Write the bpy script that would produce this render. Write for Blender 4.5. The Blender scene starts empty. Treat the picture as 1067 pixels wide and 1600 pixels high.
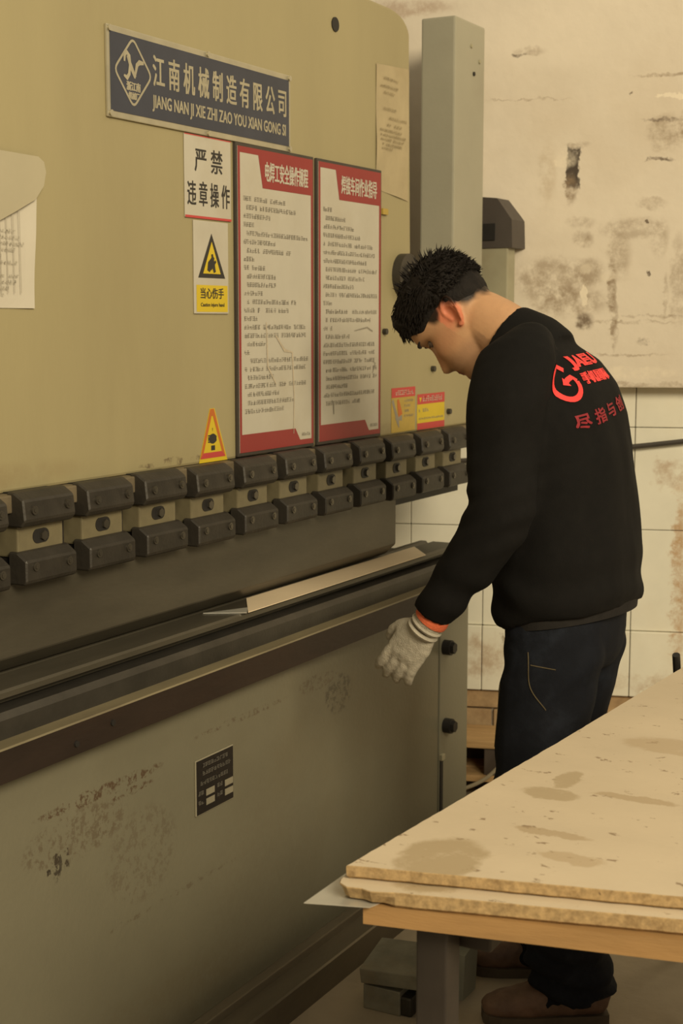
import bpy, bmesh, math, random
import numpy as np
from mathutils import Vector, Matrix, noise
from mathutils.bvhtree import BVHTree

S = bpy.context.scene
COL = S.collection
R = math.radians
random.seed(7)

# ------------------------------------------------------------------ camera
AZ, PITCH, EYE = R(28.449), R(7.358), 1.5
cd = bpy.data.cameras.new('camera')
cam = bpy.data.objects.new('camera', cd)
COL.objects.link(cam)
cam.location = (0, 0, EYE)
cam.rotation_euler = (math.pi / 2 - PITCH, 0, AZ - math.pi / 2)
cd.sensor_fit = 'VERTICAL'
cd.sensor_height = 24.0
cd.lens = 24.0 * 2300.0 / 1600.0
cd.clip_start = 0.05
cd.dof.use_dof = True
cd.dof.focus_distance = 2.75
cd.dof.aperture_fstop = 5.6
S.camera = cam

# ------------------------------------------------------------------ light
w = bpy.data.worlds.new('world')
S.world = w
w.use_nodes = True
bg = w.node_tree.nodes['Background']
bg.inputs[0].default_value = (1.0, 0.87, 0.64, 1)
bg.inputs[1].default_value = 0.22


def area(name, loc, target, sx, sy, power, color=(1.0, 0.87, 0.62)):
    l = bpy.data.lights.new(name, 'AREA')
    l.shape = 'RECTANGLE'
    l.size, l.size_y, l.energy, l.color = sx, sy, power, color
    o = bpy.data.objects.new(name, l)
    COL.objects.link(o)
    o.location = loc
    o.rotation_euler = (Vector(target) - Vector(loc)).to_track_quat('-Z', 'Y').to_euler()
    return o


area('ceiling_lamp_work', (-.6, -2.9, 3.7), (2.7, 1.5, 1.0), 2.8, 1.6, 345)
area('ceiling_lamp_back', (3.9, -0.3, 4.0), (4.3, 1.2, 1.3), 1.6, 0.8, 18)

S.view_settings.view_transform = 'Standard'
S.view_settings.look = 'None'
S.view_settings.exposure = 0.0
S.view_settings.gamma = 1.0
S.view_settings.use_curve_mapping = False


# ------------------------------------------------------------------ materials
def mat(name, col, rough=0.6, metal=0.0, var=0.12, scale=6.0, bump=0.0, bscale=60.0, stretch=(1, 1, 1),
        stains=(), second=None, second_amt=0.5, speck=None, attr=None, sdist=0.05, coord='Object', sscale=14):
    """Principled surface: base colour with noise variation, optional blotches (second), specks, and wear marks (stains)."""
    m = bpy.data.materials.new(name)
    m.use_nodes = True
    nt = m.node_tree
    N, L = nt.nodes, nt.links
    b = N['Principled BSDF']
    b.inputs['Roughness'].default_value = rough
    b.inputs['Metallic'].default_value = metal
    tc = N.new('ShaderNodeTexCoord')
    mp = N.new('ShaderNodeMapping')
    mp.inputs['Scale'].default_value = stretch
    L.new(tc.outputs[coord], mp.inputs[0])
    vec = mp.outputs[0]
    n1 = N.new('ShaderNodeTexNoise')
    n1.inputs['Scale'].default_value = scale
    n1.inputs['Detail'].default_value = 6
    n1.inputs['Roughness'].default_value = 0.6
    L.new(vec, n1.inputs['Vector'])
    rp = N.new('ShaderNodeMapRange')
    rp.inputs[1].default_value, rp.inputs[2].default_value = 0.3, 0.7
    rp.inputs[3].default_value, rp.inputs[4].default_value = 1 - var, 1 + var
    L.new(n1.outputs['Fac'], rp.inputs[0])
    mul = N.new('ShaderNodeMixRGB')
    mul.blend_type = 'MULTIPLY'
    mul.inputs[0].default_value = 1
    if attr:
        a = N.new('ShaderNodeVertexColor')
        a.layer_name = attr
        L.new(a.outputs[0], mul.inputs[1])
    else:
        mul.inputs[1].default_value = (*col, 1)
    L.new(rp.outputs[0], mul.inputs[2])
    cur = mul.outputs[0]

    def mix(cur, fac, c):
        x = N.new('ShaderNodeMixRGB')
        L.new(fac, x.inputs[0])
        L.new(cur, x.inputs[1])
        x.inputs[2].default_value = (*c, 1)
        return x.outputs[0]

    def mask(sc, lo, hi, seed, amt):
        n = N.new('ShaderNodeTexNoise')
        n.inputs['Scale'].default_value = sc
        n.inputs['Detail'].default_value = 8
        n.inputs['Roughness'].default_value = 0.65
        o = N.new('ShaderNodeMapping')
        o.inputs['Location'].default_value = (seed, seed * 1.7, seed * .6)
        L.new(vec, o.inputs[0])
        L.new(o.outputs[0], n.inputs['Vector'])
        r = N.new('ShaderNodeMapRange')
        r.interpolation_type = 'SMOOTHSTEP'
        r.inputs[1].default_value, r.inputs[2].default_value = lo, hi
        r.inputs[4].default_value = amt
        L.new(n.outputs['Fac'], r.inputs[0])
        return r.outputs[0]

    if second:
        cur = mix(cur, mask(scale * .45, 0.48, 0.72, 3.1, second_amt), second)
    if speck:
        cur = mix(cur, mask(speck[0], speck[1], speck[1] + .05, 9.3, speck[3] if len(speck) > 3 else .8), speck[2])
    if stains:
        nd = N.new('ShaderNodeTexNoise')
        nd.inputs['Scale'].default_value = sscale
        nd.inputs['Detail'].default_value = 6
        nd.inputs['Roughness'].default_value = .7
        L.new(tc.outputs[coord], nd.inputs['Vector'])
        sub = N.new('ShaderNodeVectorMath')
        sub.operation = 'SUBTRACT'
        L.new(nd.outputs['Color'], sub.inputs[0])
        sub.inputs[1].default_value = (.5, .5, .5)
        scl = N.new('ShaderNodeVectorMath')
        scl.operation = 'SCALE'
        scl.inputs['Scale'].default_value = sdist
        L.new(sub.outputs[0], scl.inputs[0])
        add = N.new('ShaderNodeVectorMath')
        L.new(tc.outputs[coord], add.inputs[0])
        L.new(scl.outputs[0], add.inputs[1])
        for (c, rad, colr, amt, *crisp) in stains:
            s = N.new('ShaderNodeVectorMath')
            s.operation = 'SUBTRACT'
            L.new(add.outputs[0], s.inputs[0])
            s.inputs[1].default_value = c
            d = N.new('ShaderNodeVectorMath')
            d.operation = 'DIVIDE'
            L.new(s.outputs[0], d.inputs[0])
            d.inputs[1].default_value = rad
            if crisp and crisp[0] == 1:          # squarish mark
                ab = N.new('ShaderNodeVectorMath')
                ab.operation = 'ABSOLUTE'
                L.new(d.outputs[0], ab.inputs[0])
                sp = N.new('ShaderNodeSeparateXYZ')
                L.new(ab.outputs[0], sp.inputs[0])
                le = N.new('ShaderNodeMath')
                le.operation = 'MAXIMUM'
                L.new(sp.outputs[0], le.inputs[0])
                L.new(sp.outputs[2], le.inputs[1])
            else:
                le = N.new('ShaderNodeVectorMath')
                le.operation = 'LENGTH'
                L.new(d.outputs[0], le.inputs[0])
            r = N.new('ShaderNodeMapRange')
            r.interpolation_type = 'SMOOTHSTEP'
            r.inputs[1].default_value, r.inputs[2].default_value = (1.05, .82) if crisp else (1.15, .55)
            r.inputs[3].default_value, r.inputs[4].default_value = 0, amt
            L.new(le.outputs[0] if le.bl_idname == 'ShaderNodeMath' else le.outputs['Value'], r.inputs[0])
            mm = N.new('ShaderNodeMath')
            mm.operation = 'MULTIPLY'
            L.new(r.outputs[0], mm.inputs[0])
            rr = N.new('ShaderNodeMapRange')
            rr.inputs[1].default_value, rr.inputs[2].default_value = (.2, .45) if crisp and crisp[0] < 3 else (.5, .57) if crisp and crisp[0] == 3 else (.36, .6)
            L.new(nd.outputs['Fac'], rr.inputs[0])
            L.new(rr.outputs[0], mm.inputs[1])
            cur = mix(cur, mm.outputs[0], colr)
    L.new(cur, b.inputs['Base Color'])
    if bump:
        nb = N.new('ShaderNodeTexNoise')
        nb.inputs['Scale'].default_value = bscale
        nb.inputs['Detail'].default_value = 4
        L.new(vec, nb.inputs['Vector'])
        bp = N.new('ShaderNodeBump')
        bp.inputs['Strength'].default_value = bump
        bp.inputs['Distance'].default_value = .01
        L.new(nb.outputs['Fac'], bp.inputs['Height'])
        L.new(bp.outputs[0], b.inputs['Normal'])
    return m


BIG = 9.0
DIRT = (.085, .05, .028)
SOOT = (.03, .022, .016)
M = {}
M['cream'] = mat('cream_paint', (.34, .287, .152), .5, 0, .06, 2.2, .05, 90, second=(.29, .24, .125), second_amt=.5, stretch=(1.6, 1, .35), speck=(38, .72, (.22, .16, .08), .4),
                 stains=[((1.75, 1.75, 1.23), (.5, .3, .03), (.2, .13, .06), .3), ((2.5, 1.75, 1.213), (.12, .3, .008), DIRT, .7, 3),
                         ((3.3, 1.75, 1.22), (.5, .3, .02), (.22, .15, .07), .5)], sdist=.03)
M['greygreen'] = mat('grey_green_paint', (.175, .16, .108), .42, 0, .08, 2.5, .06, 90, second=(.15, .125, .075), second_amt=.6, speck=(34, .70, (.07, .045, .025), .6),
                     stains=[((2.72, 1.66, .2), (.3, .3, .36), (.13, .1, .06), .2), ((2.13, 1.66, .63), (.2, .3, .014), DIRT, .9, 3), ((2.05, 1.66, .57), (.16, .3, .05), DIRT, .45, 3), ((2.25, 1.66, .47), (.12, .3, .1), DIRT, .3, 3), ((2.22, 1.66, .605), (.07, .3, .008), DIRT, .9, 3),
                             ((1.99, 1.66, .53), (.012, .3, .03), SOOT, .8, 3), ((1.968, 1.66, .525), (.006, .3, .006), SOOT, .9, 2), ((2.0, 1.66, .53), (.004, .3, .02), SOOT, .8, 2), ((2.02, 1.66, .53), (.008, .3, .03), SOOT, .8, 3),
                             ((3.05, 1.66, .61), (.07, .3, .05), SOOT, .55, 3), ((2.95, 1.66, .66), (.1, .3, .02), DIRT, .5, 3),
                             ((2.35, 1.66, .35), (.25, .3, .006), DIRT, .4, 3), ((2.62, 1.66, .655), (.2, .3, .008), DIRT, .6, 3),
                             ((2.2, 1.66, .12), (.5, .3, .08), (.15, .12, .07), .4)], sdist=.02, sscale=75)
M['column'] = mat('column_grey_paint', (.37, .345, .255), .5, 0, .07, 3, .05, 80, second=(.3, .26, .19), second_amt=.5)
M['steel'] = mat('worn_steel', (.088, .077, .055), .42, .35, .3, 5, .04, 120, stretch=(.35, 1, 1.5), second=(.075, .06, .042), second_amt=.8)
M['steel_dark'] = mat('dark_steel', (.07, .063, .052), .45, .6, .2, 12, .06, 120)
M['clamp'] = mat('blackened_clamp_steel', (.04, .034, .026), .5, .25, .35, 12, .08, 130)
M['clamp_cream'] = mat('clamp_plate_paint', (.165, .138, .077), .5, 0, .15, 20, .04)
M['gap'] = mat('gap_black', (.015, .013, .011), .6, 0, .2, 10)  # near-black paints the dark inside holes, slots and gaps; dark parts too
M['bolt'] = mat('bolt_steel', (.14, .125, .1), .35, .8, .1, 30)
M['brown'] = mat('rusty_brown_bar', (.028, .017, .0115), .55, .15, .25, 9, .08, 90, stretch=(.3, 1, 1), second=(.05, .026, .015), second_amt=.5)
M['rail'] = mat('oily_rail_steel', (.16, .135, .095), .4, .5, .2, 8, .06, 90, stretch=(.3, 1, 1))
M['sheet'] = mat('bright_sheet_metal', (.86, .7, .48), .4, 0, .06, 4)
M['sheet2'] = mat('offcut_sheet_metal', (.7, .68, .6), .35, .6, .05, 6)
M['white'] = mat('sign_white', (.5, .46, .37), .45, 0, .05, 8, second=(.42, .36, .25), second_amt=.4)
M['red'] = mat('sign_red', (.27, .03, .027), .5, 0, .06, 8)
M['bright_red'] = mat('sticker_red', (.5, .055, .05), .5, 0, .06, 8)
M['orange'] = mat('sticker_orange', (.5, .13, .02), .5, 0, .06, 8)
M['yellow'] = mat('sticker_yellow', (.62, .45, .02), .5, 0, .06, 8)
M['ochre'] = mat('sticker_ochre', (.45, .31, .06), .5, 0, .1, 20)
M['ink'] = mat('black_ink', (.03, .026, .022), .6, 0, 0)
M['greyink'] = mat('grey_ink', (.27, .24, .185), .6, 0, .1, 30)
M['paleink'] = mat('pale_print', (.55, .42, .33), .6, 0, 0)
M['frame'] = mat('sign_frame_dark', (.06, .05, .04), .5, .2, .1, 20)
M['navy'] = mat('nameplate_blue_grey', (.05, .054, .074), .45, .2, .1, 10)
M['alu'] = mat('nameplate_aluminium', (.5, .46, .34), .4, .6, .1, 20)
M['paper'] = mat('yellowed_paper', (.42, .34, .2), .8, 0, .1, 12, second=(.36, .28, .15), second_amt=.5)
M['paper2'] = mat('white_paper', (.55, .5, .4), .8, 0, .05, 5)
M['plastic'] = mat('clear_plastic_sleeve', (.42, .37, .25), .3, 0, .08, 4)
M['spec'] = mat('spec_plate_black', (.022, .018, .016), .4, .3, .1, 10)
M['particle'] = mat('particle_board_face', (.61, .5, .35), .65, 0, .06, 5, .04, 160, second=(.54, .43, .28), second_amt=.4, stretch=(1, .6, 1),
                    speck=(44, .615, (.2, .12, .06), .75),
                    stains=[((1.70, .775, .8), (.085, .06, .3), (.4, .3, .17), .8, 2), ((2.02, .74, .8), (.03, .045, .3), (.4, .3, .17), .7, 2),
                            ((1.86, .68, .8), (.015, .06, .3), (.42, .31, .18), .7, 2), ((2.10, .74, .8), (.05, .022, .3), (.4, .3, .17), .7, 2),
                            ((2.06, .62, .8), (.015, .07, .3), (.42, .31, .18), .7, 2), ((2.35, .62, .8), (.05, .12, .3), (.46, .34, .2), .6, 2),
                            ((1.78, .62, .8), (.02, .05, .3), (.45, .33, .19), .6, 2)], sdist=.04, sscale=26)
M['particle_edge'] = mat('particle_board_edge', (.4, .27, .125), .85, 0, .3, 110, .06, 260, second=(.22, .135, .055), second_amt=.8, speck=(40, .66, (.09, .05, .03), .8))
M['plywood'] = mat('table_board', (.35, .2, .075), .6, 0, .12, 6, .1, 60, stretch=(4, .5, 8), second=(.28, .15, .05), second_amt=.5)
M['leg'] = mat('dark_leg_steel', (.032, .025, .02), .5, .1, .25, 7, .05, 60, second=(.06, .045, .032), second_amt=.45)
M['floor'] = mat('concrete_floor', (.4, .33, .23), .75, 0, .15, 3, .15, 40, second=(.3, .23, .145), second_amt=.6, speck=(22, .71, (.08, .06, .04), .5))
M['block'] = mat('grey_block_steel', (.25, .24, .185), .5, .2, .25, 14, .12, 60, second=(.26, .2, .12), second_amt=.6)
M['greybox'] = mat('grey_box_paint', (.36, .36, .28), .45, .1, .1, 10)
M['hood'] = mat('dark_hood_paint', (.07, .057, .048), .55, 0, .12, 10, .05)
M['post'] = mat('pale_post_paint', (.36, .33, .22), .6, 0, .1, 8, second=(.28, .22, .13))
WC = (.7, .615, .49)
ST = (.27, .19, .115)
LT = (.8, .7, .54)
WST = [((-.165, -.1, 1.965), (.02, .3, .062), (.05, .034, .022), .97, 1), ((-.17, -.1, 1.90), (.022, .3, .05), ST, .9), ((-.15, -.1, 2.03), (.04, .3, .012), ST, .5),
       ((-.13, -.1, 1.75), (.035, .3, .03), ST, .7), ((-.14, -.1, 1.8), (.05, .3, .02), ST, .4),
       ((-.22, -.1, 1.63), (.13, .3, .075), ST, .6), ((-.17, -.1, 1.56), (.13, .3, .05), ST, .65), ((-.11, -.1, 1.65), (.05, .3, .05), ST, .6), ((-.12, -.1, 1.5), (.03, .3, .03), (.15, .1, .06), .9),
       ((-.125, -.1, 1.58), (.012, .3, .035), LT, .95, 2), ((-.04, -.1, 1.6), (.016, .3, .1), ST, .9), ((-.03, -.1, 1.5), (.012, .3, .09), ST, .8),
       ((-.02, -.1, 1.7), (.04, .3, .08), ST, .5), ((.02, -.1, 1.78), (.11, .3, .035), ST, .45), ((.1, -.1, 1.75), (.03, .3, .06), ST, .45),
       ((.11, -.1, 2.06), (.06, .3, .06), ST, .6), ((.12, -.1, 2.1), (.09, .3, .006), DIRT, .6), ((.09, -.1, 1.985), (.05, .3, .006), DIRT, .8), ((.17, -.1, 2.08), (.03, .3, .05), ST, .8),
       ((.12, -.1, 2.23), (.12, .3, .006), ST, .7), ((.13, -.1, 2.17), (.06, .3, .008), LT, .9, 2), ((.07, -.1, 1.855), (.05, .3, .02), ST, .5),
       ((.065, -.1, 1.645), (.007, .3, .008), (.08, .05, .03), .9, 2), ((.06, -.1, 1.8), (.006, .3, .007), DIRT, .8, 2), ((.0, -.1, 2.18), (.006, .3, .006), DIRT, .7, 2),
       ((.06, -.1, 1.44), (.03, .3, .012), DIRT, .7), ((.02, -.1, 1.5), (.14, .3, .005), ST, .6), ((-.05, -.1, 1.4), (.2, .3, .005), ST, .5), ((.1, -.1, 1.52), (.12, .3, .004), ST, .6),
       ((.16, -.1, 1.62), (.03, .3, .15), ST, .5), ((.12, -.1, 1.58), (.008, .3, .07), ST, .5), ((-.33, -.1, 2.3), (.025, .3, .006), DIRT, .8), ((-.3, -.1, 2.31), (.05, .3, .015), ST, .5), ((-.3, -.1, 2.17), (.14, .3, .003), ST, .5),
       ((-.75, -.1, 2.45), (.25, .3, .03), (.4, .27, .18), .6), ((-.24, -.1, 1.95), (.03, .3, .1), (.5, .39, .26), .5), ((-.19, -.1, 1.99), (.04, .3, .03), LT, .8),
       ((.04, -.1, 1.345), (.14, .3, .022), LT, .8), ((.0, -.1, 1.31), (.3, .3, .008), ST, .5), ((-.05, -.1, 1.64), (.03, .3, .015), LT, .7), ((-.12, -.1, 1.66), (.02, .3, .02), LT, .6)]
M['concrete'] = mat('plastered_wall', WC, .85, 0, .06, 3.2, .3, 14, second=(.6, .5, .37), second_amt=.5, speck=(24, .71, (.33, .24, .15), .5), stains=WST, sdist=.045, sscale=26)
M['tile'] = mat('old_wall_tile', (.8, .76, .62), .4, 0, .06, 5, .03, 30, second=(.72, .63, .46), second_amt=.4,
                stains=[((-.45, 0, .42), (.2, .3, .07), (.4, .24, .12), .6), ((-.35, 0, .49), (.02, .3, .02), ST, .8), ((.19, 0, .7), (.03, .3, .35), (.46, .25, .09), .8),
                        ((.15, 0, 1.03), (.06, .3, .05), (.4, .24, .12), .6), ((.1, 0, .36), (.3, .3, .03), (.45, .3, .17), .5)], sdist=.12, coord='Object', sscale=20)
M['grout'] = mat('tile_grout', (.6, .52, .39), .9, 0, .15, 20)
M['brick'] = mat('orange_brick', (.4, .27, .14), .9, 0, .3, 14, .12, 60, second=(.24, .14, .065), second_amt=.8)
M['wood'] = mat('pallet_wood', (.45, .28, .12), .8, 0, .2, 10, .2, 60, stretch=(.4, 3, 3))
M['crate'] = mat('dark_crate', (.07, .05, .035), .8, 0, .2, 10)
M['cable'] = mat('cable_rubber', (.05, .04, .03), .6, 0, .1, 20)
M['cable2'] = mat('pale_cable', (.35, .29, .19), .6, 0, .1, 20)
# person
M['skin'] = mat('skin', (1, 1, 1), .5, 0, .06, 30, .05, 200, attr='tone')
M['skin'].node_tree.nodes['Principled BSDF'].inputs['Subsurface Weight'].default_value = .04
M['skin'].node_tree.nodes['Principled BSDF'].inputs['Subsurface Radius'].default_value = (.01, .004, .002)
M['hair'] = mat('black_hair', (.012, .009, .007), .75, 0, .3, 60, .3, 180)
M['brow'] = mat('eyebrow', (.02, .014, .01), .7, 0, .2, 60)
M['eye'] = mat('eyeball', (.12, .08, .06), .3, 0, .05, 60)
M['jacket'] = mat('black_jacket_cloth', (.0062, .0054, .0047), .9, 0, .15, 40, .12, 500)
M['lining'] = mat('jacket_hem_band', (.02, .0175, .0155), .9, 0, .15, 40, .12, 500)
M['jeans'] = mat('dark_navy_denim', (.0072, .0082, .012), .85, 0, .2, 25, .2, 600, second=(.02, .024, .034), second_amt=.6)
M['stitch'] = mat('jeans_stitching', (.1, .075, .035), .8, 0, .1, 60)
M['shoe'] = mat('brown_work_shoe', (.15, .085, .055), .55, 0, .3, 20, .2, 80, second=(.24, .16, .1), second_amt=.5)
M['sole'] = mat('shoe_sole', (.1, .075, .05), .8, 0, .2, 25)
M['glove'] = mat('white_knit_glove', (.42, .375, .29), .9, 0, .15, 60, .4, 420, second=(.32, .28, .21), second_amt=.6)
M['cuff'] = mat('orange_glove_edge', (.62, .13, .05), .9, 0, .1, 60, .3, 300)
M['logo'] = mat('logo_red', (.85, .05, .045), .7, 0, .05, 60)
M['logo_dark'] = mat('logo_dark_red', (.24, .012, .018), .7, 0, .3, 60)


for k in ('jacket', 'lining', 'jeans', 'hair', 'skin'):
    M[k].node_tree.nodes['Principled BSDF'].inputs['Specular IOR Level'].default_value = .2


# ------------------------------------------------------------------ mesh helpers
def obj(name, me, m=None, parent=None):
    if isinstance(me, bmesh.types.BMesh):
        bm = me
        me = bpy.data.meshes.new(name)
        bm.normal_update()
        bm.to_mesh(me)
        bm.free()
    o = bpy.data.objects.new(name, me)
    COL.objects.link(o)
    for k in (m if isinstance(m, (list, tuple)) else [m]):
        if k and not (len(me.materials) and me.materials[0] == k and not isinstance(m, (list, tuple))):
            me.materials.append(k)
    if parent:
        o.parent = parent
    return o


def tag(o, label, cat, group=None, kind=None):
    o['label'], o['category'] = label, cat
    if group:
        o['group'] = group
    if kind:
        o['kind'] = kind
    return o


def empty(name, loc, label=None, cat=None, group=None, rz=0):
    o = bpy.data.objects.new(name, None)
    COL.objects.link(o)
    o.empty_display_size = .05
    o.location = loc
    o.rotation_euler = (0, 0, rz)
    if label:
        tag(o, label, cat, group)
    return o


def struct(o):
    o['kind'] = 'structure'
    return o


def box(bm, x0, x1, y0, y1, z0, z1, bev=0, mi=0, mtx=None):
    r = bmesh.ops.create_cube(bm, size=1)
    vs = r['verts']
    for v in vs:
        v.co = Vector((x0 + (v.co.x + .5) * (x1 - x0), y0 + (v.co.y + .5) * (y1 - y0), z0 + (v.co.z + .5) * (z1 - z0)))
    fs = set(f for v in vs for f in v.link_faces)
    for f in fs:
        f.material_index = mi
    if bev:
        es = list(set(e for v in vs for e in v.link_edges))
        q = bmesh.ops.bevel(bm, geom=es, offset=bev, segments=2, affect='EDGES', profile=.6)
        vs = list(set(v for f in q['faces'] for v in f.verts))
        for f in q['faces']:
            f.material_index = mi
    if mtx:
        bmesh.ops.transform(bm, matrix=mtx, verts=[v for v in vs if v.is_valid])
    return bm


def B(*a, **k):
    return box(bmesh.new(), *a, **k)


def prism(bm, pts, axis, a, b, mi=0):
    """extrude a 2D outline along an axis: 'x' -> pts are (y,z), 'y' -> (x,z), 'z' -> (x,y)"""
    def P(p, t):
        return {'x': (t, p[0], p[1]), 'y': (p[0], t, p[1]), 'z': (p[0], p[1], t)}[axis]
    A = [bm.verts.new(P(p, a)) for p in pts]
    Bv = [bm.verts.new(P(p, b)) for p in pts]
    n = len(pts)
    fs = [bm.faces.new(A), bm.faces.new(Bv[::-1])]
    for i in range(n):
        fs.append(bm.faces.new((A[i], Bv[i], Bv[(i + 1) % n], A[(i + 1) % n])))
    for f in fs:
        f.material_index = mi
    bmesh.ops.recalc_face_normals(bm, faces=fs)
    return bm


def cyl(bm, c, axis, r, h, n=16, r2=None, mi=0):
    axis = Vector(axis).normalized()
    q = Vector((0, 0, 1)).rotation_difference(axis)
    mt = Matrix.Translation(Vector(c)) @ q.to_matrix().to_4x4()
    res = bmesh.ops.create_cone(bm, cap_ends=True, segments=n, radius1=r, radius2=r if r2 is None else r2, depth=h, matrix=mt)
    for v in res['verts']:
        for f in v.link_faces:
            f.material_index = mi
    return bm


def sphere(bm, c, r, mtx=None, n=16):
    mt = Matrix.Translation(Vector(c)) @ (mtx or Matrix.Identity(4)) @ Matrix.Diagonal((*(r if isinstance(r, (tuple, list)) else (r, r, r)), 1))
    bmesh.ops.create_uvsphere(bm, u_segments=n, v_segments=n // 2 + 2, radius=1, matrix=mt)
    return bm


def tube(bm, pts, rad, n=14, up=(1, 0, 0), cap=True, mi=0, exp=2.0):
    """loft ellipses along a path; rad items are r or (r_side, r_other); 'side' follows up"""
    pts = [Vector(p) for p in pts]
    rings = []
    for i, p in enumerate(pts):
        t = (pts[min(i + 1, len(pts) - 1)] - pts[max(i - 1, 0)]).normalized()
        s = (Vector(up) - t * t.dot(Vector(up))).normalized()
        o = t.cross(s)
        a, b = rad[i] if isinstance(rad[i], (tuple, list)) else (rad[i], rad[i])
        ring = []
        for k in range(n):
            ph = 2 * math.pi * k / n
            c_, s_ = math.cos(ph), math.sin(ph)
            c_ = math.copysign(abs(c_) ** (2 / exp), c_)
            s_ = math.copysign(abs(s_) ** (2 / exp), s_)
            ring.append(bm.verts.new(p + s * (a * c_) + o * (b * s_)))
        rings.append(ring)
    fs = []
    for i in range(len(rings) - 1):
        for k in range(n):
            fs.append(bm.faces.new((rings[i][k], rings[i][(k + 1) % n], rings[i + 1][(k + 1) % n], rings[i + 1][k])))
    if cap:
        fs.append(bm.faces.new(rings[0][::-1]))
        fs.append(bm.faces.new(rings[-1]))
    for f in fs:
        f.material_index = mi
    bmesh.ops.recalc_face_normals(bm, faces=fs)
    return rings


def catmull(pts, n=6):
    P = [Vector(p) for p in pts]
    P = [P[0] * 2 - P[1]] + P + [P[-1] * 2 - P[-2]]
    out = []
    for i in range(1, len(P) - 2):
        a, b, c, d = P[i - 1:i + 3]
        for k in range(n):
            t = k / n
            out.append(.5 * ((2 * b) + (c - a) * t + (2 * a - 5 * b + 4 * c - d) * t * t + (3 * b - a - 3 * c + d) * t ** 3))
    out.append(P[-2])
    return out


def remesh(bm, voxel, smooth=2, factor=.5):
    """union of the closed pieces in bm as one skin"""
    me = bpy.data.meshes.new('temp')
    bm.to_mesh(me)
    bm.free()
    o = bpy.data.objects.new('temp', me)
    COL.objects.link(o)
    md = o.modifiers.new('r', 'REMESH')
    md.mode = 'VOXEL'
    md.voxel_size = voxel
    md.use_smooth_shade = True
    if smooth:
        ms = o.modifiers.new('s', 'SMOOTH')
        ms.iterations = smooth
        ms.factor = factor
    dg = bpy.context.evaluated_depsgraph_get()
    res = bpy.data.meshes.new_from_object(o.evaluated_get(dg))
    bpy.data.objects.remove(o)
    bpy.data.meshes.remove(me)
    for p in res.polygons:
        p.use_smooth = True
    return res


def smooth_shade(o, ang=40):
    o.data.shade_smooth() if hasattr(o.data, 'shade_smooth') else None
    try:
        o.data.set_sharp_from_angle(angle=R(ang))
    except Exception:
        pass
    return o


# flat print on the machine's front: 2D (x, z) outlines on a plane y
def flat(bm, pts, y, mi=0):
    vs = [bm.verts.new((p[0], y, p[1])) for p in pts]
    f = bm.faces.new(vs)
    f.normal_update()
    if f.normal.y > 0:
        f.normal_flip()
    f.material_index = mi
    return bm


def rect(bm, x0, z0, x1, z1, y, mi=0):
    return flat(bm, [(x0, z0), (x1, z0), (x1, z1), (x0, z1)], y, mi)


def ribbon(bm, pts, wd, y, mi=0, closed=False):
    """2D stroke of varying width"""
    n = len(pts)
    P = [Vector(p) for p in pts]
    L, Rr = [], []
    for i in range(n):
        a = P[(i - 1) % n] if (closed or i) else P[0]
        b = P[(i + 1) % n] if (closed or i < n - 1) else P[-1]
        t = (b - a).normalized()
        nn = Vector((-t.y, t.x))
        k = wd[i] if isinstance(wd, (list, tuple)) else wd
        L.append(P[i] + nn * k / 2)
        Rr.append(P[i] - nn * k / 2)
    for i in range(n if closed else n - 1):
        j = (i + 1) % n
        flat(bm, [L[i], L[j], Rr[j], Rr[i]], y, mi)
    return bm


def text_mesh(s):
    c = bpy.data.curves.new('t', 'FONT')
    c.body = s
    c.resolution_u = 2
    o = bpy.data.objects.new('t', c)
    COL.objects.link(o)
    dg = bpy.context.evaluated_depsgraph_get()
    me = bpy.data.meshes.new_from_object(o.evaluated_get(dg))
    bpy.data.objects.remove(o)
    bpy.data.curves.remove(c)
    V = np.array([v.co[:2] for v in me.vertices])
    F = [tuple(p.vertices) for p in me.polygons]
    bpy.data.meshes.remove(me)
    return V, F


def text(bm, s, x0, z0, x1, z1, y, mi=0, bold=0.0, shear=0.0):
    """writing fitted to a rectangle"""
    V, F = text_mesh(s)
    lo, hi = V.min(0), V.max(0)
    U = (V - lo) / (hi - lo)
    for dx in ((0,) if not bold else (-bold, 0, bold)):
        for dz in ((0,) if not bold else (-bold * .5, bold * .5)):
            vs = [bm.verts.new((x0 + u * (x1 - x0) + dx + shear * v, y, z0 + v * (z1 - z0) + dz)) for u, v in U]
            for f in F:
                try:
                    q = bm.faces.new([vs[i] for i in f])
                    q.normal_update()
                    if q.normal.y > 0:
                        q.normal_flip()
                    q.material_index = mi
                except ValueError:
                    pass
            y -= .00002
    return bm


def fine_print(bm, x0, z, n, ch, h, y, rnd, mi=0):
    """a line of small characters, too small to read: a few strokes in each cell"""
    for i in range(n):
        if rnd.random() < .05:
            continue
        cx = x0 + i * ch
        ww = ch * .82
        for k in range(rnd.choice((2, 3, 3))):
            zz = z + h * (.12 + .36 * k)
            a, b = (0, 1) if rnd.random() < .6 else ((0, .6) if rnd.random() < .5 else (.35, 1))
            rect(bm, cx + ww * a, zz, cx + ww * b, zz + h * .15, y, mi)
        for k in range(rnd.choice((1, 2, 2))):
            xx = cx + ww * rnd.choice((.08, .3, .5, .8))
            rect(bm, xx, z + h * rnd.choice((0, .3)), xx + ww * .14, z + h * rnd.choice((.7, 1)), y, mi)


# ------------------------------------------------------------------ setting: floor and back wall
fl = struct(obj('floor', B(-3, 6.5, -4, 5, -.1, 0), M['floor']))

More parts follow.
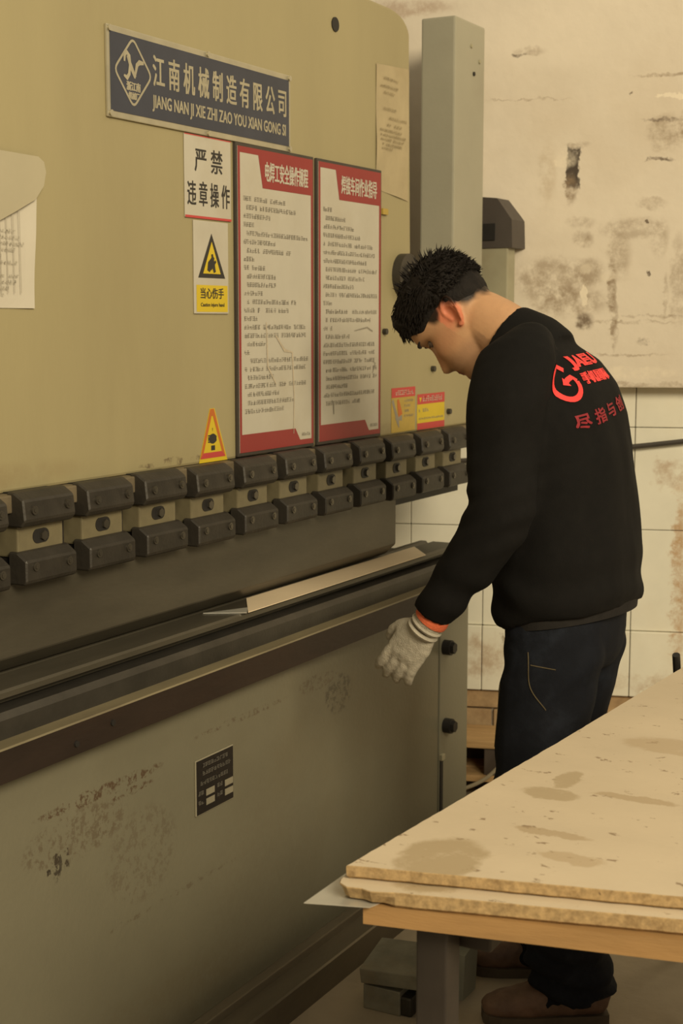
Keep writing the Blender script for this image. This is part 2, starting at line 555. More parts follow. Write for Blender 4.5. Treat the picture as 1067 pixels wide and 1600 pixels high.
TH = R(10.8)
wd = Vector((math.sin(AZ) * math.cos(TH) - math.cos(AZ) * math.sin(TH), -math.cos(AZ) * math.cos(TH) - math.sin(AZ) * math.sin(TH), 0))
wn = Vector((-wd.y, wd.x, 0))
if wn.x < 0:
    wn = -wn
wall = struct(obj('wall_back', B(-3.2, 2.2, .02, .2, 0, 3.4), M['grout']))
wall.location = wn * 4.699
wall.rotation_euler = (0, 0, math.atan2(wd.y, wd.x))
# local frame of the wall: x runs to the right in the picture, -y towards the camera
cp = obj('concrete_panel', B(-3.2, 2.2, -.085, .02, 1.3, 3.4, bev=.006), M['concrete'], wall)
tw, thh, gj = .2355, .326, .0022
z_rows = [(.312, .526 - gj), (.526, .851 - gj), (.851, 1.174 - gj), (1.174, 1.297)]
rt_ = random.Random(3)
for z0, z1 in z_rows:
    for i in range(-6, 6):
        x0 = -.43 + (i + 2) * tw
        y = -.004 - rt_.random() * .003
        if z0 < .4:
            bm = B(x0 + gj / 2, x0 + tw - gj / 2, y - .012, .02, z0, z1, bev=.003)
        else:
            bm = B(x0 + gj / 2, x0 + tw - gj / 2, y, .02, z0, z1, bev=.002)
        obj('tile', bm, M['tile'], wall)
for k, (z0, z1) in enumerate(((.25, .306), (.188, .244), (.126, .182), (.064, .12), (.002, .058))):
    for i in range(-5, 5):
        x0 = -.5 + i * .22 + (k % 2) * .11
        obj('brick', B(x0, x0 + .212, .004 - rt_.random() * .004, .02, z0, z1, bev=.003), M['brick'], wall)

W = Matrix.Translation(wall.location) @ Matrix.Rotation(wall.rotation_euler.z, 4, 'Z')


def wp(x, y, z):
    return W @ Vector((x, y, z))


bm = bmesh.new()
tube(bm, catmull([wp(-1.1, -.03, 1.06), wp(-.6, -.032, 1.055), wp(-.1, -.03, 1.1), wp(.18, -.03, 1.132), wp(.6, -.03, 1.19), wp(1.0, -.03, 1.3)], 8), [.008] * 41, 8)
tag(smooth_shade(obj('wall_cable', bm, M['cable'])), 'dark cable sagging along the tiled wall behind the man', 'cable')

pal = empty('wooden_pallet', wp(-.4, -.13, 0), 'low wooden pallet on the floor between machine end and tiled wall', 'pallet', rz=wall.rotation_euler.z)
for i in range(2):
    obj('deck_slat', B(-.55, .75, -.1 + i * .1, -.01 + i * .1, .178, .202, bev=.003), M['wood'], pal)
    obj('bottom_slat', B(-.55, .75, -.1 + i * .1, -.01 + i * .1, .07, .09, bev=.003), M['wood'], pal)
for x in (-.5, 0, .62):
    obj('stringer', B(x, x + .1, -.09, .08, .09, .178, bev=.003), M['crate'], pal)
obj('stringer', B(-.55, .75, .05, .09, .0, .07), M['crate'], pal)
obj('back_board', B(-.55, .75, .085, .1, .09, .178), M['crate'], pal)
bm = bmesh.new()
tube(bm, catmull([wp(-.28, -.3, .25), wp(-.36, -.3, .13), wp(-.45, -.3, .07), wp(-.62, -.28, .012), wp(-.8, -.25, .008)], 8), [.006] * 33, 8)
tag(smooth_shade(obj('floor_cable', bm, M['cable2'])), 'thin pale cable curving down to the floor beside the machine end', 'cable')

# ------------------------------------------------------------------ the press brake
press = empty('press_brake', (2.8, 1.75, 0), 'large cream and grey-green press brake filling the left side', 'machine')
PO = Vector((2.8, 1.75, 0))


def part(name, bm, m, parent=press, base=PO):
    """meshes are drawn in room coordinates; the part is hung under its thing with its origin kept at the thing's base"""
    if isinstance(bm, bmesh.types.BMesh):
        bmesh.ops.translate(bm, vec=-base, verts=bm.verts)
    o = obj(name, bm, m, parent)
    return o


def room_coords(m, base):
    """let a material that is laid out in room coordinates be used on a mesh whose origin is at base"""
    nt = m.node_tree
    tc = [n for n in nt.nodes if n.type == 'TEX_COORD'][0]
    links = [l for l in nt.links if l.from_node == tc]
    a = nt.nodes.new('ShaderNodeVectorMath')
    a.inputs[1].default_value = base
    outs = [(l.from_socket, l.to_socket) for l in links]
    for l in links:
        nt.links.remove(l)
    nt.links.new(outs[0][0], a.inputs[0])
    for _, t in outs:
        nt.links.new(a.outputs[0], t)


for k in ('cream', 'greygreen'):
    room_coords(M[k], PO)

ram_pts = [(.9, 1.2), (4.035, 1.2), (4.035, 1.44), (3.96, 1.5), (3.68, 1.5), (3.625, 1.54), (3.607, 2.235)]
for k in range(1, 7):
    a = math.pi / 2 * k / 7
    ram_pts.append((3.51 + .1 * math.cos(a), 2.235 + .06 * math.sin(a)))
ram_pts += [(3.5, 2.298), (.9, 2.31)]
ram = part('ram', prism(bmesh.new(), ram_pts, 'y', 1.75, 1.83), M['cream'])
bv = ram.modifiers.new('b', 'BEVEL')
bv.width, bv.segments, bv.limit_method = .006, 2, 'ANGLE'
bm = bmesh.new()
cyl(bm, (3.196, 1.749, 2.206), (0, 1, 0), .017, .004, 20)
part('lifting_hole', bm, M['gap'])
bm = bmesh.new()
cyl(bm, (3.566, 1.738, 1.622), (0, 1, 0), .058, .024, 32)
cyl(bm, (3.566, 1.724, 1.622), (0, 1, 0), .03, .012, 24)
part('side_disc', smooth_shade(obj('t', bm)).data if False else bm, M['steel_dark'])
part('small_bracket', B(3.44, 3.47, 1.742, 1.75, 1.775, 1.79), M['ochre'])
for x, z in ((3.46, 1.475), (3.87, 1.245), (3.76, 1.37)):
    bm = bmesh.new()
    cyl(bm, (x, 1.745, z), (0, 1, 0), .008, .012, 10)
    part('plug_screw', bm, M['steel_dark'])
part('lip', B(.9, 4.035, 1.722, 1.80, 1.168, 1.2, bev=.003), mat('lip_paint', (.16, .125, .075), .55, .1, .2, 12, second=(.1, .075, .045), second_amt=.6))
part('clamp_beam', B(.9, 4.02, 1.782, 1.83, 1.0, 1.17), M['gap'])

# tool clamps: one built, the rest copied with their parts
PITCH_C = .1796


def clamp_parts():
    root = obj('tool_clamp', B(-.062, .062, -.03, .02, -.035, .035, bev=.003), M['clamp_cream'], press)   # the painted middle plate
    def jaw(z0, z1, up):
        bm = bmesh.new()
        if up:
            p = [(-.014, z1), (-.03, z1), (-.052, z1 - .014), (-.056, z0 + .012), (-.046, z0), (-.014, z0)]
        else:
            p = [(-.014, z1), (-.035, z1), (-.056, z1 - .015), (-.056, z0 + .006), (-.05, z0), (-.014, z0)]
        prism(bm, p, 'x', -.07, .07)
        bmesh.ops.bevel(bm, geom=[e for e in bm.edges], offset=.003, segments=1, affect='EDGES')
        return bm
    obj('upper_jaw', jaw(.02, .082, True), M['clamp'], root)
    obj('lower_jaw', jaw(-.082, -.024, False), M['clamp'], root)
    bm = bmesh.new()
    n = 20
    pts = []
    for k in range(n):
        a = 2 * math.pi * k / n
        pts.append((.009 * (1 if math.cos(a) > 0 else -1) + .013 * math.cos(a), -.002 + .013 * math.sin(a)))
    prism(bm, pts, 'y', -.0315, -.02)
    obj('slot', bm, M['gap'], root)
    bm = bmesh.new()
    cyl(bm, (.004, -.03, -.002), (0, 1, 0), .009, .014, 6)
    obj('clamp_bolt', bm, M['bolt'], root)
    for x, z in ((-.046, .05), (.046, .052), (-.046, -.05), (.046, -.052)):
        bm = bmesh.new()
        cyl(bm, (x, -.056, z), (0, 1, 0), .008, .006, 12)
        cyl(bm, (x, -.0575, z), (0, 1, 0), .0045, .006, 6)
        obj('cap_screw', bm, M['bolt'], root)
    obj('side_lug', B(.06, .088, -.012, .02, -.03, .024, bev=.002), M['clamp'], root)
    obj('jaw_block', B(-.058, .058, -.016, .02, -.08, .08), M['gap'], root)
    obj('upper_gib', B(.07, .11, -.012, .02, .03, .07, bev=.002), mat('gib_brown', (.055, .043, .028), .5, .2, .2, 20), root)
    return root


first = clamp_parts()
kids = list(first.children)
rc = random.Random(5)
for i in range(14):
    c = first if i == 0 else first.copy()
    if i:
        COL.objects.link(c)
        c.parent = press
        for k in kids:
            d = k.copy()
            COL.objects.link(d)
            d.parent = c
    cx = 2.039 + PITCH_C * (i - 3)
    c.location = (cx - PO.x, 1.748 - PO.y, 1.121 + rc.uniform(-.002, .002))

# side frames, column and everything behind
part('frame_plate', prism(bmesh.new(), [(1.95, 0), (2.9, 0), (2.9, 2.2), (1.92, 2.2), (1.92, 1.28), (2.35, 1.24), (2.4, 1.1), (2.35, .8), (1.95, .72)], 'x', 3.9, 3.96), M['column'])
part('column', B(3.9, 4.112, 1.75, 1.856, 1.52, 2.352, bev=.006), M['column'])
for x, y, z in ((4.03, 1.749, 2.21), (4.01, 1.749, 2.285), (4.07, 1.749, 2.25)):
    bm = bmesh.new()
    cyl(bm, (x, y, z), (0, 1, 0), .006, .006, 10)
    part('column_screw', bm, M['gap'] if z < 2.22 else M['post'])
part('guide_rail', B(3.66, 3.7, 1.86, 1.93, 1.45, 2.02), M['gap'])
part('guide_cap', B(3.63, 3.74, 1.84, 1.93, 2.06, 2.235, bev=.01), M['column'])
part('guide_bolt', cyl(bmesh.new(), (3.69, 1.83, 2.09), (0, 1, 0), .02, .02, 12), M['steel_dark'])
part('back_plate', B(1.0, 3.62, 1.95, 1.98, 1.25, 2.25), M['gap'])

# lower bed
part('bed', B(.9, 3.628, 1.66, 1.95, .03, .80, bev=.004), M['greygreen'])
M['end'] = mat('grey_green_paint_end', (.215, .2, .14), .5, 0, .06, 3, .05, 90, second=(.25, .225, .15), second_amt=.5)
end = part('bed_end_plate', B(3.632, 3.826, 1.658, 2.4, .02, .80, bev=.005), M['end'])
for x, z in ((3.66, .604), (3.668, .379)):
    bm = bmesh.new()
    cyl(bm, (x, 1.65, z), (0, 1, 0), .021, .03, 20)
    cyl(bm, (x, 1.64, z), (0, 1, 0), .016, .03, 6)
    part('knob_bolt', bm, M['gap'])
part('slot', B(3.636, 3.652, 1.655, 1.67, .06, .292), M['gap'])
part('slot_cap', B(3.634, 3.656, 1.65, 1.67, .285, .302, bev=.002), M['post'])
bm = bmesh.new()
prism(bm, [(1.613, .742), (1.66, .742), (1.66, .80), (1.613, .80)], 'x', .9, 3.80)
part('front_bar', bm, M['brown'])
for x, z in ((1.995, .762), (2.1, .775)):
    bm = bmesh.new()
    cyl(bm, (x, 1.613, z), (0, 1, 0), .006, .006, 10)
    part('bar_screw', bm, M['gap'])
bm = bmesh.new()
prism(bm, [(1.612, .7985), (1.652, .7985), (1.652, .801), (1.614, .8015)], 'x', .9, 3.815)
part('bed_ledge', bm, mat('ledge_worn_paint', (.23, .19, .11), .5, .1, .2, 9, stretch=(.3, 1, 1), second=(.12, .095, .06), second_amt=.8))
bm = bmesh.new()
prism(bm, [(1.65, .80), (1.9, .80), (1.9, .845), (1.66, .845), (1.655, .84), (1.65, .834)], 'x', .9, 3.81)
part('die_base', bm, M['steel_dark'])
part('base_rail', prism(bmesh.new(), [(1.53, 0), (1.66, 0), (1.66, .05), (1.60, .05), (1.597, .066), (1.533, .07), (1.53, .066)], 'x', .9, 3.85), M['rail'])
part('base_flange', B(.9, 3.85, 1.592, 1.62, .05, .085, bev=.003), M['rail'])

# tools in the press
bm = bmesh.new()
prism(bm, [(1.735, 1.0405), (1.735, .909), (1.768, .8785), (1.774, .8785), (1.78, .915), (1.78, 1.0405)], 'x', .9, 3.508)
pu = tag(obj('punch', bm, M['steel']), 'long dark steel punch blade hanging under the row of clamps', 'tool')
bv = pu.modifiers.new('b', 'BEVEL')
bv.width, bv.segments, bv.limit_method = .002, 1, 'ANGLE'
bm = bmesh.new()
prism(bm, [(1.70, .8465), (1.80, .8465), (1.80, .8755), (1.782, .8755), (1.771, .864), (1.760, .8755), (1.68, .8755), (1.675, .8715), (1.675, .862), (1.70, .86)], 'x', .9, 3.80)
tag(obj('bottom_die', bm, M['steel']), 'long steel bottom die with V groove on the lower bed', 'tool')
# the strip being bent
bm = bmesh.new()
prism(bm, [(2.79, 1.7575), (2.655, 1.668), (3.555, 1.668), (3.67, 1.7575)], 'z', .8762, .878)
st_ = tag(obj('sheet_strip', bm, M['sheet']), 'bright sheet metal strip lying on the bottom die under the punch', 'sheet metal')
obj('corner_tab', prism(bmesh.new(), [(2.60, 1.748), (2.650, 1.668), (2.70, 1.697)], 'z', .8762, .8778), M['sheet2'], st_)

# dark hood on a pale arm behind the column
part('hood_arm', B(4.2, 4.26, 1.705, 1.80, 1.40, 1.725, bev=.004), M['post'])
part('hood_bracket', B(3.95, 4.26, 1.80, 1.96, 1.40, 1.50, bev=.004), M['post'])
part('hood', prism(bmesh.new(), [(1.84, 1.722), (1.84, 1.88), (1.74, 1.87), (1.692, 1.805), (1.689, 1.722)], 'x', 4.195, 4.3), M['hood'])
part('hood_opening', B(4.19, 4.2, 1.745, 1.80, 1.745, 1.795), M['gap'])

# ------------------------------------------------------------------ signs on the ram
YF = 1.75


def board(name, x0, z0, x1, z1, th, m, label, cat, group=None, y=YF, bev=.0015):
    root = empty(name, ((x0 + x1) / 2, y, z0), label, cat, group)
    o = part('plate', B(x0, x1, y - th, y - .0005, z0, z1, bev=bev), m, root, root.location.copy())
    return root, y - th, root.location.copy()


# maker's nameplate
root, y, b0 = board('nameplate', 2.295, 1.885, 2.975, 2.055, .006, M['alu'], "blue-grey maker's nameplate with pale lettering at the top of the ram", 'sign')
part('field', B(2.304, 2.966, y - .0012, y, 1.897, 2.043), M['navy'], root, b0)
y -= .0016
bm = bmesh.new()
text(bm, '江 南 机 械 制 造 有 限 公 司', 2.44, 1.960, 2.952, 2.020, y, bold=.0012)
text(bm, 'JIANG NAN JI XIE ZHI ZAO YOU XIAN GONG SI', 2.437, 1.911, 2.95, 1.943, y, bold=.0008)
part('lettering', bm, M['alu'], root, b0)
bm = bmesh.new()
cx, cz = 2.375, 1.9755
dia = []
for (px, pz) in ((0, .063), (.058, 0), (0, -.063), (-.058, 0)):
    q = Vector((px, pz))
    for t in (-1, -.5, 0, .5, 1):
        tang = Vector((-pz, px)).normalized()
        k = .012
        dia.append((cx + px * (1 - .12 * (1 - abs(t)) * 0) + 0, cz + pz) if False else None)
dia = []
cor = [Vector((0, .065)), Vector((.06, 0)), Vector((0, -.065)), Vector((-.06, 0))]
for i in range(4):
    p, c, n_ = cor[i - 1], cor[i], cor[(i + 1) % 4]
    a, d = c + (p - c).normalized() * .014, c + (n_ - c).normalized() * .014
    for t in (0, .25, .5, .75, 1):
        q = a * (1 - t) ** 2 + c * 2 * t * (1 - t) + d * t * t
        dia.append((cx + q.x, cz + q.y))
ribbon(bm, dia, .0048, y, closed=True)
s = [(-.035, .018), (-.034, .03), (-.026, .036), (-.017, .03), (-.014, .015), (-.018, -.004), (-.026, -.012), (-.038, -.008)]
ribbon(bm, [(cx + a * .86 + .002, cz + c) for a, c in s], [.005, .008, .009, .008, .007, .008, .01, .004], y - .0003)
ribbon(bm, [(cx + a, cz + c) for a, c in ((-.018, .03), (-.008, .012), (.006, -.008))], [.006, .01, .008], y - .0001)
ribbon(bm, [(cx + a, cz + c) for a, c in ((.004, -.01), (.012, .016), (.02, .022), (.034, .022))], [.004, .009, .01, .006], y - .0002)
text(bm, '浙江南', cx - .022, cz - .034, cx + .022, cz - .018, y, bold=.001)
text(bm, '机械厂', cx - .016, cz - .05, cx + .018, cz - .037, y, bold=.001)
part('emblem', bm, M['alu'], root, b0)
for x, z in ((2.302, 2.048), (2.302, 1.892), (2.968, 2.048), (2.968, 1.892), (2.635, 2.05), (2.635, 1.89)):
    bm = bmesh.new()
    cyl(bm, (x, y, z), (0, 1, 0), .006, .006, 12, r2=.004)
    part('screw', bm, M['alu'], root, b0)

# white sign: no operation against the rules
root, y, b0 = board('prohibition_sign', 2.551, 1.714, 2.726, 1.883, .003, M['white'], 'small white sign with large black characters below the nameplate', 'sign')
bm = bmesh.new()
rect(bm, 2.551, 1.714, 2.726, 1.719, y - .0004)
rect(bm, 2.551, 1.881, 2.726, 1.883, y - .0004)
part('red_edge', bm, M['bright_red'], root, b0)
bm = bmesh.new()
text(bm, '严 禁', 2.588, 1.81, 2.692, 1.858, y - .0005, bold=.0008)
text(bm, '违 章 操 作', 2.560, 1.74, 2.719, 1.79, y - .0005, bold=.0008)
part('lettering', bm, M['ink'], root, b0)

# caution sign with triangle
root, y, b0 = board('caution_sign', 2.58, 1.517, 2.711, 1.71, .004, M['white'], 'white caution sign with yellow triangle above a yellow band', 'sign')
bm = bmesh.new()
rect(bm, 2.587, 1.521, 2.706, 1.577, y - .0004)
flat(bm, [(2.612, 1.601), (2.679, 1.601), (2.6455, 1.668)], y - .0008)
part('yellow_field', bm, M['yellow'], root, b0)
bm = bmesh.new()
flat(bm, [(2.594, 1.592), (2.697, 1.592), (2.6455, 1.685)], y - .0004)
ribbon(bm, [(2.632, 1.606), (2.638, 1.62), (2.652, 1.636)], [.01, .018, .008], y - .0012)
ribbon(bm, [(2.656, 1.604), (2.65, 1.62), (2.646, 1.642)], [.008, .012, .006], y - .0013)
ribbon(bm, [(2.64, 1.61), (2.66, 1.628)], .006, y - .0014)
text(bm, '当心伤手', 2.602, 1.549, 2.69, 1.571, y - .0008, bold=.0006)
text(bm, 'Caution injure hand', 2.602, 1.53, 2.692, 1.54, y - .0008, bold=.0003)
part('print', bm, M['ink'], root, b0)

# the two rule boards
RULES = [(2.737, 3.077, '电焊工安全操作规程', 'left of the two tall white rule boards with red header', 11, 26, 0),
         (3.093, 3.43, '焊接车间作业指导', 'right of the two tall white rule boards with red header', 12, 24, 1)]
for (x0, x1, ttl, lab, seed, nl, which) in RULES:
    z0, z1 = 1.204, 1.884
    rnd = random.Random(seed)
    root, y, b0 = board('rule_board', x0, z0, x1, z1, .008, M['frame'], lab, 'sign', 'rule boards')
    part('white_panel', B(x0 + .006, x1 - .006, y - .001, y, z0 + .008, z1 - .007), M['white'], root, b0)
    y -= .0014
    bm = bmesh.new()
    X0, X1, Z0, Z1 = x0 + .006, x1 - .006, z0 + .008, z1 - .007
    k = .009
    rect(bm, X0, Z0, X0 + k, Z1, y)
    rect(bm, X1 - k, Z0, X1, Z1, y)
    rect(bm, X0 + k, Z1 - .013, X1 - k, Z1, y)
    rect(bm, X0 + k, Z0, X1 - k, Z0 + .012, y)
    hx = X0 + .085
    flat(bm, [(hx, Z1 - .013), (hx + .018, Z1 - .083), (X1 - k, Z1 - .083), (X1 - k, Z1 - .013)], y)
    fx = X1 - .085
    flat(bm, [(X0 + k, Z0 + .012), (fx + .022, Z0 + .012), (fx, Z0 + .04), (X0 + k, Z0 + .04)], y)
    part('red_border', bm, M['red'], root, b0)
    bm = bmesh.new()
    text(bm, ttl, hx + .028, Z1 - .067, X1 - .024, Z1 - .024, y - .0005, bold=.001)
    part('title', bm, M['white'], root, b0)
    bm = bmesh.new()
    zt = Z1 - .115
    step = (zt - (Z0 + .085)) / (nl - 1)
    ch = .0113
    tot = int((X1 - X0 - .05) / ch)
    for i in range(nl):
        full = rnd.random()
        n = tot if full < .45 else rnd.randint(tot // 3, tot - 3)
        if which and i in (0, 11, 14):
            n = 4
        if not which and i in (3, 7, 11, 14, 18):
            n = rnd.randint(2, 7)
        fine_print(bm, X0 + .022 + (.012 if n > 8 and rnd.random() < .6 else 0), zt - i * step, n, ch, .0105, y - .0004, rnd)
    fine_print(bm, X1 - .055, Z0 + .02, 5, .008, .008, y - .0004, rnd)
    part('printed_text', bm, M['greyink'], root, b0)
    bm = bmesh.new()
    if which:
        ribbon(bm, [(x0 + .07, 1.31), (x0 + .078, 1.303), (x0 + .08, 1.275)], [.002, .006, .004], y - .0006)
        ribbon(bm, [(x1 - .05, 1.40), (x1 - .035, 1.395), (x1 - .05, 1.37)], [.002, .004, .002], y - .0006)
        ribbon(bm, [(x1 - .15, 1.478), (x1 - .08, 1.486), (x1 - .05, 1.476)], [.002, .004, .003], y - .0006)
        part('scuff_mark', bm, M['greyink'], root, b0)
    else:
        ribbon(bm, [(x0 + .16, 1.47), (x0 + .2, 1.435), (x0 + .235, 1.43), (x0 + .243, 1.33), (x0 + .24, 1.24)], [.004, .008, .006, .004, .002], y - .0006)
        ribbon(bm, [(x0 + .12, 1.5), (x0 + .125, 1.4), (x0 + .16, 1.36)], [.003, .006, .003], y - .0007)
        part('scuff_mark', bm, mat('drip_stain', (.5, .42, .3), .6, 0, .2, 40), root, b0)

# hand warning triangle sticker
root = empty('hand_warning_sticker', (2.646, YF, 1.208), 'orange and yellow triangle sticker with black hand above the clamps', 'sticker')
b0 = root.location.copy()
part('backing', prism(bmesh.new(), [(2.594, 1.2015), (2.704, 1.2015), (2.655, 1.316), (2.637, 1.316)], 'y', YF - .001, YF - .0003), M['yellow'], root, b0)
bm = bmesh.new()
O = [(2.598, 1.21), (2.696, 1.21), (2.652, 1.315), (2.638, 1.315)]
I = [(2.611, 1.222), (2.682, 1.222), (2.648, 1.300), (2.643, 1.300)]
for i in range(1, 4):
    j = (i + 1) % 4
    flat(bm, [O[i], O[j], I[j], I[i]], YF - .0014)
part('orange_border', bm, M['orange'], root, b0)
part('red_base', flat(bmesh.new(), [O[0], O[1], I[1], I[0]], YF - .0014), M['bright_red'], root, b0)
bm = bmesh.new()
pts = []
for k in range(14):
    a = 2 * math.pi * k / 14
    pts.append((2.647 + (.0165 if k % 2 else .014) * math.cos(a), 1.251 + .011 * math.sin(a)))
flat(bm, pts, YF - .0014)
for q in range(4):
    rect(bm, 2.628, 1.243 + q * .0045, 2.642, 1.246 + q * .0045, YF - .0015)
rect(bm, 2.64, 1.226, 2.655, 1.2365, YF - .0014)
flat(bm, [(2.6445, 1.274), (2.6475, 1.274), (2.646, 1.266)], YF - .0014)
part('hand_print', bm, M['ink'], root, b0)

# two stickers by the right end of the ram
root = empty('ochre_sticker', (3.58, YF, 1.206), 'ochre warning sticker with red header, left of the yellow one', 'sticker')
b0 = root.location.copy()
part('backing', B(3.507, 3.652, YF - .001, YF - .0003, 1.206, 1.325), M['ochre'], root, b0)
bm = rect(bmesh.new(), 3.507, 1.299, 3.652, 1.325, YF - .0013)
part('red_header', bm, M['bright_red'], root, b0)
bm = bmesh.new()
fine_print(bm, 3.53, 1.304, 9, .0125, .014, YF - .0016, random.Random(2))
part('header_print', bm, M['paleink'], root, b0)
bm = bmesh.new()
ribbon(bm, [(3.512, 1.293), (3.53, 1.262), (3.545, 1.235), (3.552, 1.218)], [.012, .012, .016, .003], YF - .0014)
ribbon(bm, [(3.53, 1.246), (3.57, 1.243)], [.012, .014], YF - .0015)
rr2 = random.Random(4)
for i in range(4):
    fine_print(bm, 3.585, 1.285 - i * .0135, (6, 4, 3, 6)[i], .0095, .007, YF - .0014, rr2)
part('black_print', bm, M['greyink'], root, b0)
bm = bmesh.new()
ribbon(bm, [(3.545, 1.294), (3.55, 1.278), (3.556, 1.262), (3.56, 1.25)], [.01, .018, .022, .026], YF - .0016)
part('figure_print', bm, M['orange'], root, b0)
root = empty('yellow_sticker', (3.755, YF, 1.206), 'yellow warning sticker with red bands above and below', 'sticker')
b0 = root.location.copy()
part('backing', B(3.666, 3.846, YF - .001, YF - .0003, 1.204, 1.302), M['yellow'], root, b0)
bm = rect(bmesh.new(), 3.666, 1.274, 3.846, 1.302, YF - .0013)
rect(bm, 3.666, 1.204, 3.846, 1.222, YF - .0013)
part('red_band', bm, M['bright_red'], root, b0)
bm = bmesh.new()
fine_print(bm, 3.70, 1.28, 9, .0145, .016, YF - .0016, random.Random(6))
part('header_print', bm, M['paleink'], root, b0)
bm = bmesh.new()
fine_print(bm, 3.675, 1.252, 1, .01, .009, YF - .0014, rr2)
fine_print(bm, 3.70, 1.252, 3, .014, .010, YF - .0014, rr2)
fine_print(bm, 3.672, 1.231, 17, .0098, .006, YF - .0014, rr2)
part('black_print', bm, M['greyink'], root, b0)
part('warning_dot', cyl(bmesh.new(), (3.685, YF - .0014, 1.288), (0, 1, 0), .009, .0006, 3), M['yellow'], root, b0)


# loose papers: slightly waving sheets
def sheet_bm(x0, z0, x1, z1, y, amp, seed, nx=10, nz=16, outline=None, th=.0006):
    bm = bmesh.new()
    G = []
    for j in range(nz + 1):
        row = []
        for i in range(nx + 1):
            u, v = i / nx, j / nz
            x, z = x0 + u * (x1 - x0), z0 + v * (z1 - z0)
            if outline:
                x, z = outline(u, v, x, z)
            dy = amp * (noise.noise(Vector((x * 14 + seed, z * 9, seed))) + .7)
            row.append(bm.verts.new((x, y - max(.0004, dy), z)))
        G.append(row)
    for j in range(nz):
        for i in range(nx):
            bm.faces.new((G[j][i], G[j][i + 1], G[j + 1][i + 1], G[j + 1][i]))
    return bm


root = empty('yellowed_notice', (3.51, YF, 1.83), 'faded yellowed paper notice stuck near the right edge of the ram', 'paper')
b0 = root.location.copy()
part('paper', sheet_bm(3.412, 1.838, 3.6, 2.152, YF, .003, 3, outline=lambda u, v, x, z: (x + .01 * (1 - v) * 0, z + (.012 * u - .004) * (1 if v > .99 else 0) - (.02 * u if v < .01 else 0))), M['paper'], root, b0)
bm = bmesh.new()
rnd = random.Random(8)
for z, a, n in ((2.115, .03, 8), (2.095, .01, 10), (2.08, .03, 6), (2.04, .03, 7), (2.018, .06, 10), (2.0, .05, 8), (1.985, .01, 12), (1.973, .012, 14), (1.962, .012, 14), (1.95, .012, 12), (1.94, .02, 6)):
    fine_print(bm, 3.418 + a, z, n, .0105, .006, YF - .0062, rnd)
part('faded_print', bm, mat('faded_ink', (.27, .21, .11), .8, 0, .2, 30), root, b0)

root = empty('hanging_leaflet', (2.0, YF, 1.52), 'white leaflet with a folded plastic flap at the left picture edge', 'paper')
b0 = root.location.copy()
part('paper', sheet_bm(1.84, 1.524, 2.072, 1.79, YF, .004, 1, outline=lambda u, v, x, z: (x + (.02 * v * u), z)), M['paper2'], root, b0)
bm = bmesh.new()
rnd = random.Random(9)
for i in range(11):
    fine_print(bm, 1.9 + rnd.random() * .02, 1.655 - i * .011, rnd.randint(7, 14), .0095, .005, YF - .0082, rnd)
for i in range(5):
    rect(bm, 1.965 + i * .017, 1.55, 1.9665 + i * .017, 1.68 + i * .006, YF - .0082)
part('faint_print', bm, mat('faint_grey_ink', (.4, .355, .27), .8, 0, .1, 30), root, b0)
bm = bmesh.new()
prism(bm, [(1.80, 1.80), (1.80, 1.64), (1.95, 1.66), (2.02, 1.69), (2.075, 1.715), (2.098, 1.74), (2.105, 1.765), (2.1, 1.782), (2.085, 1.79), (1.95, 1.792)], 'y', YF - .011, YF - .0095)
part('plastic_flap', bm, M['plastic'], root, b0)

# specification plate on the bed
root = empty('specification_plate', (2.5, 1.66, .488), 'small black specification plate low on the grey-green bed', 'sign')
b0 = root.location.copy()
part('plate', B(2.429, 2.572, 1.656, 1.6597, .488, .607, bev=.002), M['alu'], root, b0)
part('black_field', B(2.4315, 2.5695, 1.6553, 1.656, .4905, .6045), M['spec'], root, b0)
for (a, c) in ((2.465, .504), (2.465, .524), (2.536, .504), (2.536, .524)):
    part('blank_field', rect(bmesh.new(), a, c, a + .032, c + .014, 1.6548), M['alu'], root, b0)
bm = bmesh.new()
rnd = random.Random(13)
for z, a, n in ((.587, 2.452, 9), (.57, 2.442, 11), (.55, 2.445, 10), (.51, 2.436, 2), (.53, 2.436, 2), (.51, 2.507, 2), (.53, 2.507, 2)):
    fine_print(bm, a, z, n, .0108, .009, 1.6548, rnd)
part('lettering', bm, mat('plate_grey_print', (.16, .145, .115), .6, 0, .1, 20), root, b0)

# ------------------------------------------------------------------ work table with boards
tab = empty('work_table', (2.3, .55, 0), 'work table with a pale wooden board on dark steel legs', 'table')
TB = Vector((2.3, .55, 0))
part('tabletop', prism(bmesh.new(), [(1.601, .836), (1.815, -.2), (3.1, -.2), (3.0, .76)], 'z', .734, .76), M['plywood'], tab, TB)
for (x, y) in ((1.65, .722), (2.88, .66), (1.78, -.1), (2.9, -.1)):
    bm = B(x, x + .042, y + .018, y + .062, 0, .734, bev=.003)
    part('leg', bm, M['leg'], tab, TB)
for a in ((1.7, 2.88, .70, .75), (1.83, 2.9, -.08, -.03)):
    part('apron_rail', B(a[0], a[1], a[2], a[3], .684, .734, bev=.003), M['leg'], tab, TB)
part('apron_rail', B(1.80, 1.84, -.1, .70, .684, .734, bev=.003), M['leg'], tab, TB)


def chip_edge(loop, seed, amp, step=.012):
    """resample an outline and roughen it"""
    out = []
    n = len(loop)
    for i in range(n):
        a, b = Vector(loop[i][:2]), Vector(loop[(i + 1) % n][:2])
        am = loop[i][2] if len(loop[i]) > 2 else amp
        k = max(1, int((b - a).length / step))
        nn = Vector((-(b - a).y, (b - a).x)).normalized()
        for q in range(k):
            p = a.lerp(b, q / k)
            out.append(p + nn * am * noise.noise(Vector((p.x * 45, p.y * 45, seed))))
    return out


